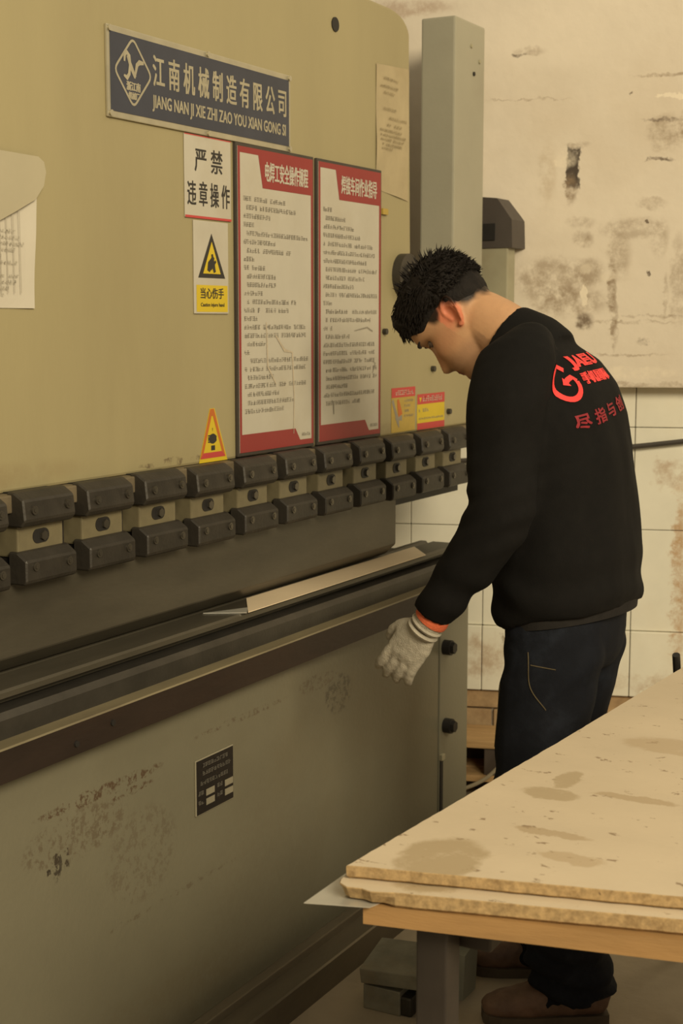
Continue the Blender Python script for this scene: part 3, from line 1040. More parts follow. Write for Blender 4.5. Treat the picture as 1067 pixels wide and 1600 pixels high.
def particle_board(name, loop, z0, z1, seed, label):
    P = chip_edge(loop, seed, .0012)
    bm = bmesh.new()
    n = len(P)
    rows = []
    for k, (z, ins) in enumerate(((z0, .0055), (z0 + (z1 - z0) * .2, .0006), (z0 + (z1 - z0) * .7, .0005), (z1 - .001, .0004), (z1, .0016))):
        r = []
        for i, p in enumerate(P):
            t = (P[(i + 1) % n] - P[i - 1]).normalized()
            nn = Vector((t.y, -t.x))
            d = .0007 * noise.noise(Vector((p.x * 140, p.y * 140, z * 300 + seed))) if 0 < k < 3 else 0
            if seed == 5 and k < 3 and p.y > .8 and p.x < 1.66:      # the broken corner is eaten away below
                d += (.012, .007, .002)[k] + .006 * noise.noise(Vector((p.x * 120, p.y * 120, z * 150)))
            r.append(bm.verts.new((p.x - nn.x * (ins + d), p.y - nn.y * (ins + d), z)))
        rows.append(r)
    for a, b in zip(rows, rows[1:]):
        for i in range(n):
            f = bm.faces.new((a[i], a[(i + 1) % n], b[(i + 1) % n], b[i]))
            f.material_index = 1
    f = bm.faces.new(rows[-1])
    g = bm.faces.new(rows[0][::-1])
    bmesh.ops.recalc_face_normals(bm, faces=bm.faces)
    return tag(obj(name, bm, [M['particle'], M['particle_edge']]), label, 'board')


particle_board('particle_board', [(1.618, .87), (1.721, .456), (1.88, -.2), (3.2, -.2), (3.14, .778), (2.3, .825)], .7825, .80, 1,
               'upper scuffed particle board lying on top of the table stack')
particle_board('particle_board', [(1.615, .878, .005), (1.603, .872, .006), (1.594, .857, .006), (1.598, .838, .006), (1.593, .822, .006), (1.603, .806, .004), (1.612, .768), (1.696, .449), (1.87, -.21), (3.15, -.21), (3.1, .765), (2.3, .82), (1.68, .885, .004)], .7605, .7815, 5,
               'lower particle board with a broken crumbling corner')
# offcut sticking out beneath the boards
bm = bmesh.new()
prism(bm, [(1.567, .904), (1.594, .823), (1.9, .74), (1.97, .82), (1.68, .905)], 'z', .7602, .7611)
tag(obj('sheet_offcut', bm, M['sheet2']), 'thin pointed sheet metal offcut poking out beneath the particle boards', 'sheet metal')

# ------------------------------------------------------------------ things on the floor under the table
bs = empty('metal_plate', (2.8, 1.36, 0), 'upper thick steel plate of the stack on the floor behind the table leg', 'metal plate', 'floor steel plates')
o = part('slab', B(2.735, 2.87, 1.27, 1.43, .062, .098, bev=.003), M['block'], bs, Vector((2.8, 1.36, 0)))
o.rotation_euler = (R(-3), R(-8), R(5))
o.location.z += .012
bs = empty('metal_plate', (2.8, 1.36, 0), 'lower thick steel plate of the stack on the floor behind the table leg', 'metal plate', 'floor steel plates')
part('slab', B(2.73, 2.855, 1.335, 1.425, 0, .056, bev=.003), M['block'], bs, Vector((2.8, 1.36, 0)))
part('hook', B(2.735, 2.80, 1.31, 1.34, 0, .045, bev=.006), M['steel_dark'], bs, Vector((2.8, 1.36, 0)))
gb = empty('foot_pedal', (2.98, 1.25, 0), 'grey metal foot pedal box on the floor beside the dark shoe', 'pedal')
part('housing', prism(bmesh.new(), [(2.865, 0), (2.935, 0), (2.95, .12), (2.875, .1)], 'y', 1.245, 1.36), M['greybox'], gb, Vector((2.98, 1.25, 0)))
part('lid', B(2.90, 2.96, 1.24, 1.365, .118, .15, bev=.004), M['post'], gb, Vector((2.98, 1.25, 0)))

# ------------------------------------------------------------------ the worker
# He faces the press (+y), his left side towards the camera (-x), stooping with the head bent down.
man = empty('person', (2.95, 1.08, 0), 'man in black jacket and dark jeans bending over the press brake', 'person')
MB = Vector((2.95, 1.08, 0))


def mpart(name, me, m, parent=man):
    if isinstance(me, bmesh.types.BMesh):
        bmesh.ops.translate(me, vec=-MB, verts=me.verts)
    else:
        me.transform(Matrix.Translation(-MB))
    return obj(name, me, m, parent)


XM = 2.92
# head frame
HP, HY = R(56), R(4)
fwd = Vector((-math.sin(HY) * math.cos(HP), math.cos(HY) * math.cos(HP), -math.sin(HP)))
right = fwd.cross(Vector((0, 0, 1))).normalized()
upv = right.cross(fwd)
HM = Matrix(((right.x, fwd.x, upv.x, XM), (right.y, fwd.y, upv.y, 1.287), (right.z, fwd.z, upv.z, 1.507), (0, 0, 0, 1)))
HI = HM.inverted()


def itp(z, tab):
    zs = [t[0] for t in tab]
    return float(np.interp(z, zs, [t[1] for t in tab]))


FRONT = [(-.116, .055), (-.112, .078), (-.1, .094), (-.088, .0965), (-.076, .092), (-.066, .099), (-.058, .0965), (-.052, .1), (-.044, .098), (-.03, .098), (-.01, .096), (.01, .093), (.022, .0925), (.035, .098), (.046, .1025), (.06, .102), (.08, .094), (.1, .076), (.116, .05), (.128, .018), (.133, -.01)]
BACK = [(-.116, .03), (-.1, .005), (-.085, -.02), (-.06, -.05), (-.03, -.072), (0, -.086), (.03, -.096), (.06, -.098), (.09, -.085), (.11, -.066), (.125, -.042), (.133, -.012)]
WIDE = [(-.116, .016), (-.108, .032), (-.095, .044), (-.08, .051), (-.06, .0575), (-.04, .062), (-.02, .066), (.0, .069), (.03, .0725), (.06, .0745), (.085, .069), (.105, .055), (.12, .037), (.13, .018), (.133, .004)]
NOSE = [(-.052, 0), (-.047, .006), (-.042, .017), (-.034, .024), (-.026, .0225), (-.012, .015), (.006, .008), (.022, .003), (.035, .0), ]


def head_point(z, a):
    f, b, wd_ = itp(z, FRONT), itp(z, BACK), itp(z, WIDE)
    cy = b + (f - b) * .47
    s, c = math.sin(a), math.cos(a)      # a = 0 at the front
    e = 2.25
    x = wd_ * math.copysign(abs(s) ** (2 / e), s)
    y = cy + (f - cy if c > 0 else cy - b) * math.copysign(abs(c) ** (2 / e), c)
    if c > 0:
        ax = abs(x)
        y += itp(z, NOSE) * math.exp(-(x / (.0085 + .006 * max(0, 1 - abs(z + .036) / .02))) ** 2)
        y -= .009 * math.exp(-((ax - .033) / .015) ** 2 - ((z - .02) / .011) ** 2)          # eye sockets
        y += .004 * math.exp(-((ax - .03) / .02) ** 2 - ((z - .041) / .007) ** 2)           # brow
        y += .004 * math.exp(-((ax - .045) / .015) ** 2 - ((z + .012) / .014) ** 2)         # cheek bones
        y += .0035 * math.exp(-(x / .018) ** 2) * (math.exp(-((z + .062) / .004) ** 2) + math.exp(-((z + .0725) / .0045) ** 2))   # lips
        y -= .003 * math.exp(-(x / .022) ** 2 - ((z + .0675) / .002) ** 2)
    return Vector((x, y, z))


def head_mesh(bm):
    nz, na = 76, 96
    rings = []
    for j in range(nz):
        t = j / (nz - 1)
        z = -.116 + .249 * (.5 - .5 * math.cos(math.pi * (.04 + .94 * t)))
        rings.append([bm.verts.new(HM @ head_point(z, 2 * math.pi * k / na)) for k in range(na)])
    fs = []
    for a, b in zip(rings, rings[1:]):
        for k in range(na):
            fs.append(bm.faces.new((a[k], a[(k + 1) % na], b[(k + 1) % na], b[k])))
    fs += [bm.faces.new(rings[0][::-1]), bm.faces.new(rings[-1])]
    bmesh.ops.recalc_face_normals(bm, faces=fs)


def ear(bm, sx):
    """C-shaped rim, hollow, lobe"""
    def P(u, v, o):          # u forward, v up, o outward from the head
        y = -.012 + u - v * .22
        return HM @ Vector((sx * (.066 + o + max(0, -u) * .55), y, .004 + v))
    helix = [(.012, -.004, .004), (.016, .014, .006), (.01, .027, .009), (-.003, .033, .011), (-.016, .027, .012), (-.021, .012, .012), (-.018, -.006, .01), (-.011, -.02, .008), (-.002, -.03, .006), (.008, -.027, .005)]
    tube(bm, catmull([P(*h) for h in helix], 4), [.0036] * 37, 8)
    anti = [(.004, .02, .005), (-.007, .014, .007), (-.011, 0, .007), (-.006, -.013, .006)]
    tube(bm, catmull([P(*h) for h in anti], 4), [.0034] * 13, 8)
    # hollow plate, lobe and the small flap in front
    fr = (HM @ Vector((0, 0, 0)))
    t1 = (P(.0, .03, .002) - P(0, -.03, .002)).normalized()
    t2 = (P(-.018, 0, .003) - P(.012, 0, .003)).normalized()
    nn = t1.cross(t2).normalized()
    t2 = nn.cross(t1)
    mt = Matrix(((t1.x, t2.x, nn.x), (t1.y, t2.y, nn.y), (t1.z, t2.z, nn.z))).to_4x4()
    sphere(bm, P(-.003, .002, .001), (.031, .0165, .0045), mt)
    sphere(bm, P(.002, -.028, .005), (.0055, .0055, .0065))
    tube(bm, [P(.012, .006, .003), P(.011, -.008, .004)], [.004, .004], 8)


def hand_mesh(bm, wrist, d, pn, thumb_side, k=0.0, curl=.35, scale=1.0):
    """palm, four unequal bent fingers and a thumb from the side of the palm; d = along the hand, pn = out of the palm"""
    d = Vector(d).normalized()
    pn = Vector(pn)
    pn = (pn - d * pn.dot(d)).normalized()
    t = d.cross(pn).normalized()
    if t.dot(Vector(thumb_side)) < 0:
        t = -t
    wrist = Vector(wrist)
    s = scale
    q = lambda a, b, c: wrist + (d * a + t * b + pn * c) * s
    tube(bm, [q(-.02, 0, 0), q(.015, 0, 0), q(.05, .002, .001), q(.085, .001, .003), q(.098, 0, .004)],
         [(.027 + k, .021 + k), (.032 + k, .019 + k), (.041 + k, .017 + k), (.042 + k, .0145 + k), (.036 + k, .011 + k)], 18, up=t)
    for i, (off, ln, sp) in enumerate(((.0315, .072, .07), (.0105, .081, .02), (-.0105, .075, -.03), (-.031, .058, -.1))):
        a = 0
        p = q(.08, off * .95, .003)
        pts, rad = [p], [.0095 + k]
        for seg, (fr, bend) in enumerate(((.22, .12), (.36, .5), (.25, .65), (.17, .45))):
            a += bend * curl * (1 + .12 * i)
            dirv = d * math.cos(a) + pn * math.sin(a) + t * sp
            p = p + dirv.normalized() * (ln * fr + (.012 if seg == 0 else 0)) * s
            pts.append(p)
            rad.append((.0095, .0088, .008, .0064)[seg] + k)
        tube(bm, catmull(pts, 3), list(np.interp(np.linspace(0, 4, 13), range(5), rad)), 10, up=t)
        sphere(bm, pts[-1], .0066 + k, n=10)
    tp = [q(.022, .022, .006), q(.045, .043, .016), q(.07, .054, .026), q(.092, .055, .036)]
    tube(bm, catmull(tp, 3), list(np.interp(np.linspace(0, 3, 10), range(4), (.014 + k, .0125 + k, .0105 + k, .008 + k))), 10, up=pn)
    sphere(bm, tp[-1], .0082 + k, n=10)


LSH, LEL, LWR = Vector((2.735, 1.095, 1.40)), Vector((2.665, 1.098, 1.125)), Vector((2.675, 1.243, .898))
RSH, REL, RWR = Vector((3.09, 1.13, 1.355)), Vector((3.2, 1.075, 1.12)), Vector((3.185, 1.15, .885))
LHIP, LKN, LAN = Vector((2.835, 1.04, .86)), Vector((2.835, 1.075, .48)), Vector((2.905, 1.005, .085))
RHIP, RKN, RAN = Vector((3.005, 1.05, .86)), Vector((3.06, 1.12, .48)), Vector((3.105, 1.13, .085))
LHD, RHD = Vector((.0, .6, -.8)), Vector((0, .2, -.9))

# --- body: one continuous skin
bm = bmesh.new()
head_mesh(bm)
ear(bm, -1)
ear(bm, 1)
tube(bm, catmull([(XM, 1.14, 1.40), (XM, 1.18, 1.465), (XM, 1.235, 1.50), HM @ Vector((0, -.015, -.005))], 6),
     [(.075 - .019 * (t / 18) ** .7, .071 - .011 * (t / 18)) for t in range(19)], 32)
tube(bm, catmull([(XM, 1.03, .84), (XM, 1.025, .95), (XM, 1.02, 1.06), (XM, 1.05, 1.2), (XM, 1.09, 1.32), (XM, 1.145, 1.40), (XM, 1.16, 1.45)], 4),
     list(zip(np.interp(np.linspace(0, 6, 25), range(7), (.15, .15, .14, .15, .155, .095, .07)), np.interp(np.linspace(0, 6, 25), range(7), (.1, .1, .095, .095, .085, .065, .06)))), 24)
for sh, el, wr in ((LSH, LEL, LWR), (RSH, REL, RWR)):
    tube(bm, [sh + Vector(((XM - sh.x) * .4, .01, .01)), sh, sh.lerp(el, .5), el], [.05, .048, .043, .036], 14)
    tube(bm, [el + (sh - el) * .05, el, el.lerp(wr, .35), wr, wr + (wr - el).normalized() * .012], [.036, .037, .038, .026, .026], 14)
hand_mesh(bm, LWR + LHD * .01, LHD, (1, 0, .1), (0, 1, 0), -.0015)
hand_mesh(bm, RWR + RHD * .01, RHD, (-1, 0, 0), (0, 1, .3), -.0015)
for h, k_, a in ((LHIP, LKN, LAN), (RHIP, RKN, RAN)):
    tube(bm, [h + Vector((0, 0, .04)), h, h.lerp(k_, .5), k_, k_.lerp(a, .35), a + Vector((0, 0, -.02))], [.075, .078, .068, .053, .052, .036], 16)
for a, dv in ((LAN, Vector((-.45, .9, 0))), (RAN, Vector((-.4, .92, 0)))):
    dv.normalize()
    tube(bm, [a - dv * .05 + Vector((0, 0, -.045)), a + Vector((0, 0, -.04)), a + dv * .1 + Vector((0, 0, -.055)), a + dv * .17 + Vector((0, 0, -.065))], [(.026, .026), (.03, .032), (.036, .02), (.03, .012)], 14, up=(dv.y, -dv.x, 0))
me = remesh(bm, .0036, 2)
# skin tones by where they lie on the body: lips, ear, shaven cheek with painted shade, cropped temple
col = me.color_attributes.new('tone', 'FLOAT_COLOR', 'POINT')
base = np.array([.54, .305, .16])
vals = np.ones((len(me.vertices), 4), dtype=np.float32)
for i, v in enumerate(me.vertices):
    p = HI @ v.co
    c = base.copy()
    if -.13 < p.z < .14 and abs(p.x) < .12 and -.11 < p.y < .14:
        def bl(t, k):
            global c
            k = max(0, min(1, k))
            c = c * (1 - k) + np.array(t) * k
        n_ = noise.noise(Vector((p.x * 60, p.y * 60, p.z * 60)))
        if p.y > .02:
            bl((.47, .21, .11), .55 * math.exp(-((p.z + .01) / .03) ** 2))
        bl((.34, .19, .11), .6 * max(0, min(1, (-.03 - p.z - .25 * max(0, .07 - p.y)) / .02)) * (1 if p.y > -.01 else 0))  # stubble tone, plus shade painted on upper lip and below the cheekbone
        if abs(p.x) > .064 and -.05 < p.y < .02 and -.035 < p.z < .045:
            bl((.66, .22, .12), min(1, (abs(p.x) - .064) / .006))
        if abs(p.x) < .026 and p.y > .08:
            bl((.3, .09, .06), math.exp(-((p.z + .067) / .008) ** 2))
        # cropped hair at temples and nape
        line = float(np.interp(p.y, [-.1, -.06, -.035, -.02, .0, .02, .03, .05, .07], [-.03, -.022, -.004, .02, .034, .012, .02, .036, .05]))
        side = (p.z - line + .012 * n_) / .016
        if p.y < .078:
            bl((.014, .01, .0075), min(.98, side))
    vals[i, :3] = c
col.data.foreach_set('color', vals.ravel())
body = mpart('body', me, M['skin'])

# --- eyes and brows
for sx in (-1, 1):
    bm = bmesh.new()
    sphere(bm, HM @ Vector((sx * .032, .0728, .018)), .0112, n=14)
    mpart('eye', bm, M['eye'])
    bm = bmesh.new()
    pts = [HM @ (head_point(.040, sx * a) + Vector((0, .001, 0))) for a in (.16, .3, .45, .6)]
    tube(bm, catmull(pts, 4), list(np.interp(np.linspace(0, 1, 13), (0, .4, 1), (.003, .0042, .0015))), 8)
    mpart('eyebrow', bm, M['brow'])
    bm = bmesh.new()
    pts = [HM @ (head_point(.021, sx * a) + Vector((0, .002, 0))) for a in (.22, .36, .5, .6)]
    tube(bm, catmull(pts, 4), [.0018] * 13, 6)
    mpart('eyelashes', bm, M['brow'])


# --- hair: cap over the top, short at the sides, tufts on top
def hair_line(y):
    """lowest z of the thick hair at a front-back position (head frame)"""
    return float(np.interp(y, [-.1, -.07, -.03, .0, .03, .06, .075, .1], [-.014, -.01, .002, .034, .034, .034, .05, .07]))


bm = bmesh.new()
nz, na = 44, 90
G = []
for j in range(nz):
    row = []
    for k in range(na):
        a = 2 * math.pi * k / na
        e = head_point(.05, a)
        zl = hair_line(e.y)
        t = j / (nz - 1)
        z = zl + (.1325 - zl) * math.sin(t * math.pi / 2) ** 1.15
        p = head_point(z, a)
        ctr = Vector((0, 0, .03))
        nrm = (p - ctr).normalized()
        g = min(1, t * 3.2)
        th = -.002 + .0045 * min(1, t * 8) + .0065 * g * max(0, min(1, (p.z - .035) / .03)) + .013 * max(0, min(1, (p.z - .06) / .05))
        th += (.006 * noise.noise(Vector((p.x * 38, p.y * 38, p.z * 38))) + .003 * noise.noise(Vector((p.x * 110, p.y * 60, p.z * 110)))) * g
        if p.y > .06:
            th += .010 * g
        row.append(bm.verts.new(HM @ (p + nrm * th)))
    G.append(row)
for a, b in zip(G, G[1:]):
    for k in range(na):
        bm.faces.new((a[k], a[(k + 1) % na], b[(k + 1) % na], b[k]))
bm.faces.new(G[-1])
bm.faces.new(G[0][::-1])
rh = random.Random(21)
for i in range(3800):
    a = rh.uniform(0, 2 * math.pi)
    z = rh.uniform(.035, .131)
    p = head_point(z, a)
    if p.z < hair_line(p.y) + .012:
        continue
    nrm = (p - Vector((0, 0, .03))).normalized()
    k = max(0, min(1, (p.z - .05) / .06))
    p0 = p + nrm * (.008 + .012 * k)
    L_ = (.011 + .014 * k) * rh.uniform(.6, 1.2)
    lean = Vector((rh.gauss(0, .25), .8 + rh.gauss(0, .2) if p.y > -.02 else rh.gauss(-.35, .25), rh.gauss(-.35, .2)))
    dv = (nrm * (.16 if k > .4 else .05) + lean).normalized()
    if p.y > .07:
        dv = (nrm * .35 + Vector((rh.gauss(0, .3), .25, -.75))).normalized()
    if rh.random() < .12 and -.08 < p.y < .02 and k > .6:
        dv = (nrm + Vector((rh.gauss(0, .25), -.1, 0))).normalized()
        L_ *= 1.05
    mid = p0 + dv * L_ * .55
    tip = p0 + dv * L_ + Vector((0, 0, -.15 * L_))
    r0 = .0016
    s1 = dv.cross(Vector((.3, .5, .8))).normalized()
    s2 = dv.cross(s1)
    ring = [[bm.verts.new(HM @ (c + (s1 * math.cos(q) + s2 * math.sin(q)) * rr_)) for q in (0, 2.1, 4.2)] for c, rr_ in ((p0, r0), (mid, r0 * .8))]
    tv = bm.verts.new(HM @ tip)
    for q in range(3):
        bm.faces.new((ring[0][q], ring[0][(q + 1) % 3], ring[1][(q + 1) % 3], ring[1][q]))
        bm.faces.new((ring[1][q], ring[1][(q + 1) % 3], tv))
hair = smooth_shade(mpart('hair', bm, M['hair']), 60)


def wrinkle(me, amp, f, seed=0.0, ridge=None):
    """folds of cloth pushed along the normals"""
    me.update()
    no = [v.normal.copy() for v in me.vertices]
    for v, n in zip(me.vertices, no):
        p = v.co
        a = amp * noise.noise(Vector((p.x * f[0] + seed, p.y * f[1], p.z * f[2])))
        if ridge:
            a += ridge(p)
        v.co = p + n * a


# --- jacket
spine = [  # z, y back, y front, half width
    (.868, .9, 1.175, .18), (.9, .893, 1.18, .19), (.95, .893, 1.182, .196), (1.03, .896, 1.18, .196), (1.13, .909, 1.185, .194),
    (1.245, .924, 1.2, .2), (1.31, .94, 1.21, .202), (1.37, .963, 1.215, .19), (1.42, 1.0, 1.215, .16), (1.458, 1.052, 1.22, .118), (1.478, 1.092, 1.215, .086)]
bm = bmesh.new()
n = 40
rings = []
for q, (z, yb, yf, hw) in enumerate(spine):
    ring = []
    for k in range(n):
        a = 2 * math.pi * k / n
        c, s = math.cos(a), math.sin(a)
        e = 2.35
        c = math.copysign(abs(c) ** (2 / e), c)
        s = math.copysign(abs(s) ** (2 / e), s)
        y = (yb + yf) / 2 + (yf - yb) / 2 * s
        zz = z + (.055 * ((yf - y) / (yf - yb)) if z < .88 else (.02 * ((yf - y) / (yf - yb)) if z < .92 else 0)) - (.06 * (s + 1) / 2 if z > 1.44 else 0)
        ring.append(bm.verts.new((XM + hw * c, y, zz)))
    rings.append(ring)
for a, b in zip(rings, rings[1:]):
    for k in range(n):
        bm.faces.new((a[k], a[(k + 1) % n], b[(k + 1) % n], b[k]))
bm.faces.new(rings[0][::-1])
bm.faces.new(rings[-1])
bmesh.ops.recalc_face_normals(bm, faces=bm.faces)
for sh, el, wr, sg in ((LSH, LEL, LWR, -1), (RSH, REL, RWR, 1)):
    fd = (wr - el).normalized()
    tube(bm, catmull([sh + Vector((-sg * .1, .01, .03)), sh + Vector((-sg * .02, 0, .015)), sh.lerp(el, .25) + Vector((sg * .012, 0, 0)), sh.lerp(el, .6), el + Vector((0, -.006, 0)), el.lerp(wr, .35) + Vector((0, -.004, -.006)), el.lerp(wr, .7), wr - fd * .012], 4),
         list(zip(np.interp(np.linspace(0, 7, 29), range(8), (.05, .066, .07, .066, .062, .058, .05, .044)), np.interp(np.linspace(0, 7, 29), range(8), (.07, .082, .078, .072, .066, .06, .05, .043)))), 20)
# standing collar
tube(bm, [(XM, 1.115, 1.405), (XM, 1.142, 1.432), (XM, 1.18, 1.453), (XM, 1.192, 1.459)], [(.11, .1), (.092, .094), (.08, .088), (.079, .087)], 28, up=(1, 0, 0))
me = remesh(bm, .0075, 5, .5)


def jr(p):
    a = 0
    # folds at the elbow, under the arm and above the hem
    d = (p - LEL).length
    a += .004 * math.exp(-(d / .09) ** 2) * math.sin(p.z * 130 + p.y * 60)
    if p.z < 1.05:
        a += .004 * math.sin(p.z * 70 + 3 * math.sin(p.y * 14) + p.x * 10) * min(1, max(0, (1.05 - p.z) / .1))
    a += .003 * math.sin((p.z * .8 + p.y) * 60) * math.exp(-((p - Vector((2.74, 1.0, 1.27))).length / .1) ** 2)
    return a


wrinkle(me, .006, (14, 14, 7), 1.0, jr)
jacket = mpart('jacket', me, M['jacket'])
# ribbed hem band showing below
bm = bmesh.new()
rg = []
for dz, sc in ((.012, .95), (.012, .995), (-.022, .975), (-.022, .93)):
    ring = []
    for k in range(48):
        a = 2 * math.pi * k / 48
        c, s = math.cos(a), math.sin(a)
        y = 1.034 + .14 * sc * s
        ring.append(bm.verts.new((XM + .182 * sc * c, y, (.882 + .05 * ((1.175 - y) / .28) + dz))))
    rg.append(ring)
for q in range(4):
    a, b = rg[q], rg[(q + 1) % 4]
    for k in range(48):
        bm.faces.new((a[k], a[(k + 1) % 48], b[(k + 1) % 48], b[k]))
bmesh.ops.recalc_face_normals(bm, faces=bm.faces)
smooth_shade(mpart('hem_band', bm, M['lining']))

# --- print on the back of the jacket, laid onto the cloth
bm2 = bmesh.new()
bm2.from_mesh(jacket.data)
bmesh.ops.translate(bm2, vec=MB, verts=bm2.verts)
tree = BVHTree.FromBMesh(bm2)


def on_back(name, pieces, m, tilt=0.0, lift=.0018):
    """pieces: function drawing (x, 0, z) outlines; x to his right, z up, centred on the spine; laid on the back by looking along +y"""
    bm = bmesh.new()
    pieces(bm)
    bmesh.ops.triangulate(bm, faces=bm.faces)
    for _ in range(2):
        es = [e for e in bm.edges if e.calc_length() > .008]
        if es:
            bmesh.ops.subdivide_edges(bm, edges=es, cuts=1)
            bmesh.ops.triangulate(bm, faces=bm.faces)
    c, s = math.cos(tilt), math.sin(tilt)
    for v in list(bm.verts):
        x, z = v.co.x, v.co.z
        xx, zz = x * c - z * s, x * s + z * c
        o = Vector((XM - .05 + xx, .5, 1.375 + zz))
        hit = tree.ray_cast(o, Vector((0, 1, 0)))
        if hit[0] is None:
            bm.verts.remove(v)
            continue
        v.co = hit[0] + hit[1] * lift
    return mpart(name, bm, m, jacket)


def ring_logo(bm):
    P = []
    for k in range(26):
        a = R(40) + R(320) * k / 25
        P.append((-.092 + .031 * math.cos(a), .012 + .033 * math.sin(a)))
    ribbon(bm, P, .0105, 0)
    ribbon(bm, [P[-1], (-.066, .02), (-.078, .016), (-.088, .011)], [.0105, .009, .0075, .0075], 0)
    flat(bm, [(-.086, .020), (-.082, .004), (-.097, .007)], 0)


def txt_a(bm):
    text(bm, 'JAEU', -.045, .031, .10, .055, 0, bold=.003)
    text(bm, '手机国际', -.04, .004, .105, .024, 0, bold=.0026)


def txt_b(bm):
    text(bm, '尽 指 与 创', -.118, -.07, .1, -.042, 0, bold=.0014)


on_back('ring_logo', ring_logo, M['logo'], R(4))
on_back('logo_text', txt_a, M['logo'], R(3))
on_back('motto_text', txt_b, M['logo_dark'], R(9))
bm2.free()

# --- jeans
bm = bmesh.new()
tube(bm, catmull([(XM, 1.04, .97), (XM, 1.042, .92), (XM, 1.042, .86), (XM, 1.045, .79)], 4),
     list(zip(np.interp(np.linspace(0, 3, 13), range(4), (.165, .175, .18, .16)), np.interp(np.linspace(0, 3, 13), range(4), (.115, .118, .116, .1)))), 28, up=(1, 0, 0), exp=2.3)
for h, k_, a in ((LHIP, LKN, LAN), (RHIP, RKN, RAN)):
    tube(bm, catmull([h + Vector((0, -.005, .03)), h + Vector((0, 0, -.06)), h.lerp(k_, .5), k_, k_.lerp(a, .4), k_.lerp(a, .8), a + Vector((0, -.008, -.02)), a + Vector((0, -.012, -.035))], 4),
         list(zip(np.interp(np.linspace(0, 7, 29), range(8), (.088, .096, .09, .082, .08, .08, .082, .076)), np.interp(np.linspace(0, 7, 29), range(8), (.1, .106, .098, .085, .082, .085, .088, .082)))), 22, up=(1, 0, 0))
me = remesh(bm, .0075, 3, .5)


def jn(p):
    a = .004 * math.sin(p.z * 75 + 4 * math.sin(p.y * 12) + p.x * 12) * math.exp(-((p.z - .48) / .13) ** 2)
    a += .007 * math.sin(p.z * 120 + 3 * math.sin(p.y * 16 + p.x * 9)) * max(0, min(1, (.26 - p.z) / .12))
    a += .004 * math.sin((p.z + p.y * .9) * 65) * math.exp(-((p.z - .8) / .07) ** 2)
    return a


wrinkle(me, .007, (12, 12, 6), 4.0, jn)
jeans = mpart('jeans', me, M['jeans'])
bm2 = bmesh.new()
bm2.from_mesh(jeans.data)
bmesh.ops.translate(bm2, vec=MB, verts=bm2.verts)
tree = BVHTree.FromBMesh(bm2)
# side seam and back pocket stitching
dirv = Vector((.75, .35, -.12)).normalized()
for line in ([(2.6, 1.045, .86), (2.6, 1.05, .75), (2.6, 1.06, .6)], [(2.6, .99, .86), (2.6, .985, .79), (2.6, .95, .745)], [(2.6, .985, .835), (2.6, .93, .83)]):
    P = []
    for p in catmull(line, 10):
        h = tree.ray_cast(p, dirv)
        if h[0] is not None:
            P.append(h[0] + h[1] * .0008)
    if len(P) > 2:
        bm = bmesh.new()
        tube(bm, P, [.0011] * len(P), 5)
        mpart('stitch_line', bm, M['stitch'], jeans)
bm2.free()

# --- gloves: knitted white, orange edge
for wr, hd, pn, ts in ((LWR, LHD, (1, 0, .1), (0, 1, 0)), (RWR, RHD, (-1, 0, 0), (0, 1, .3))):
    hd = hd.normalized()
    bm = bmesh.new()
    hand_mesh(bm, wr + hd * .012, hd, pn, ts, .0022, .4)
    tube(bm, [wr - hd * .02, wr + hd * .0, wr + hd * .02], [.033, .034, .031], 20)
    me = remesh(bm, .0033, 2)
    wrinkle(me, .0012, (90, 90, 90))
    g = mpart('glove', me, M['glove'])
    bm = bmesh.new()
    for k in range(3):
        tube(bm, [wr + hd * (-.017 + k * .0), wr + hd * -.008, wr + hd * .001], [.0345, .0365, .0355], 22) if k == 0 else None
    mpart('glove_edge', bm, M['cuff'], g)
    smooth_shade(bpy.data.objects[-1]) if False else None
    bm = bmesh.new()
    for k in range(2):
        c = wr + hd * (.014 + .014 * k)
        tube(bm, [c - hd * .004, c, c + hd * .004], [.0335, .036, .0335], 20)
    mpart('glove_rib', bm, M['glove'], g)

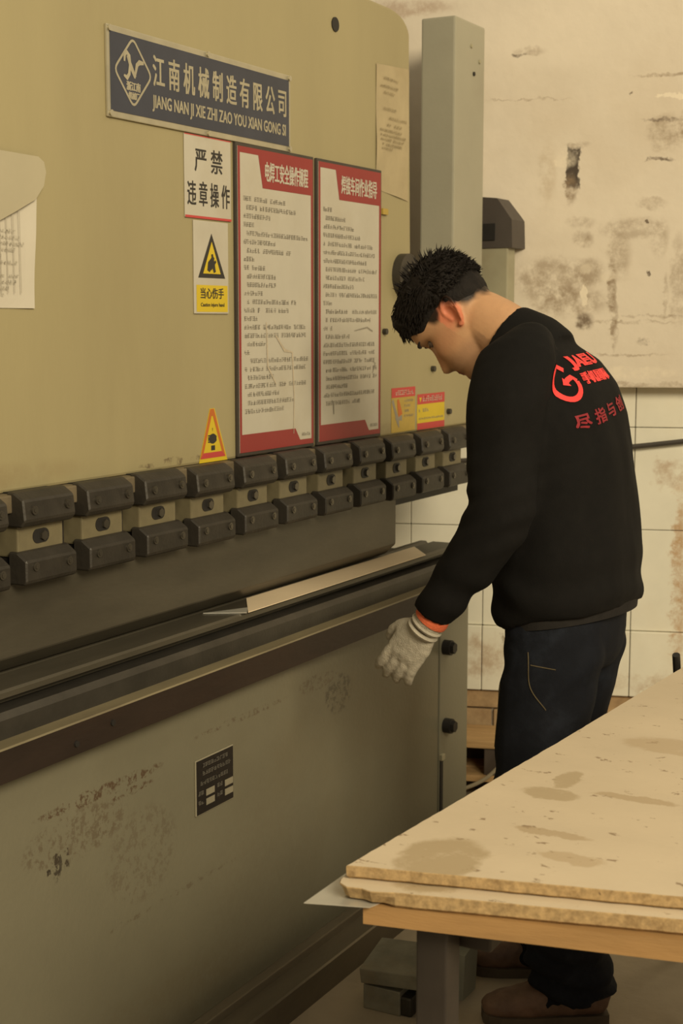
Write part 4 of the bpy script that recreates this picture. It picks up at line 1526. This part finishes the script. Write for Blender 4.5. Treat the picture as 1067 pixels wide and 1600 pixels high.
# --- shoes
for a, dv in ((LAN, Vector((-.5, .87, 0))), (RAN, Vector((-.42, .9, 0)))):
    dv.normalize()
    sd = Vector((dv.y, -dv.x, 0))
    z0 = Vector((a.x, a.y, 0))
    bm = bmesh.new()
    st = [(-.075, .03, .03, .045), (-.06, .036, .042, .05), (-.02, .038, .052, .056), (.03, .04, .05, .053), (.08, .045, .038, .043), (.12, .047, .031, .037), (.16, .042, .026, .033), (.185, .03, .02, .03), (.195, .015, .012, .028)]
    tube(bm, [z0 + dv * s_[0] + Vector((0, 0, s_[3])) for s_ in st], [(s_[1], s_[2]) for s_ in st], 20, up=sd, exp=2.4)
    tube(bm, [z0 - dv * .01 + Vector((0, 0, .06)), z0 - dv * .012 + Vector((0, 0, .125))], [.047, .044], 18)
    me = remesh(bm, .005, 3)
    wrinkle(me, .002, (50, 50, 50))
    sh = mpart('shoe', me, M['shoe'])
    bm = bmesh.new()
    out = []
    for s_ in st:
        out.append((s_[0], s_[1] + .004))
    P = [z0 + dv * x + sd * yv for x, yv in out] + [z0 + dv * x - sd * yv for x, yv in reversed(out)]
    prism(bm, [(p.x, p.y) for p in P], 'z', 0, .022)
    mpart('sole', bm, M['sole'], sh)
    bm = bmesh.new()
    for k in range(4):
        x = .045 + k * .02
        h = .105 - k * .013
        tube(bm, [z0 + dv * x - sd * .026 + Vector((0, 0, h - .012)), z0 + dv * (x + .004) + Vector((0, 0, h)), z0 + dv * x + sd * .026 + Vector((0, 0, h - .012))], [.003] * 3, 6)
    mpart('laces', bm, M['stitch'], sh)

for o in list(COL.objects):
    if o.type == 'MESH' and o.name.split('.')[0] in ('glove_edge', 'glove_rib', 'eye', 'eyebrow', 'eyelashes', 'laces', 'side_disc', 'screw', 'cap_screw', 'lifting_hole'):
        smooth_shade(o, 50)

# a dark bar leaning on the far side of the table
bm = bmesh.new()
tube(bm, [(3.36, .87, 0.0), (3.14, .835, .42), (2.93, .806, .822)], [.009, .009, .008], 10)
tag(smooth_shade(obj('leaning_bar', bm, M['gap'])), 'dark bar end showing behind the far edge of the particle boards', 'bar')
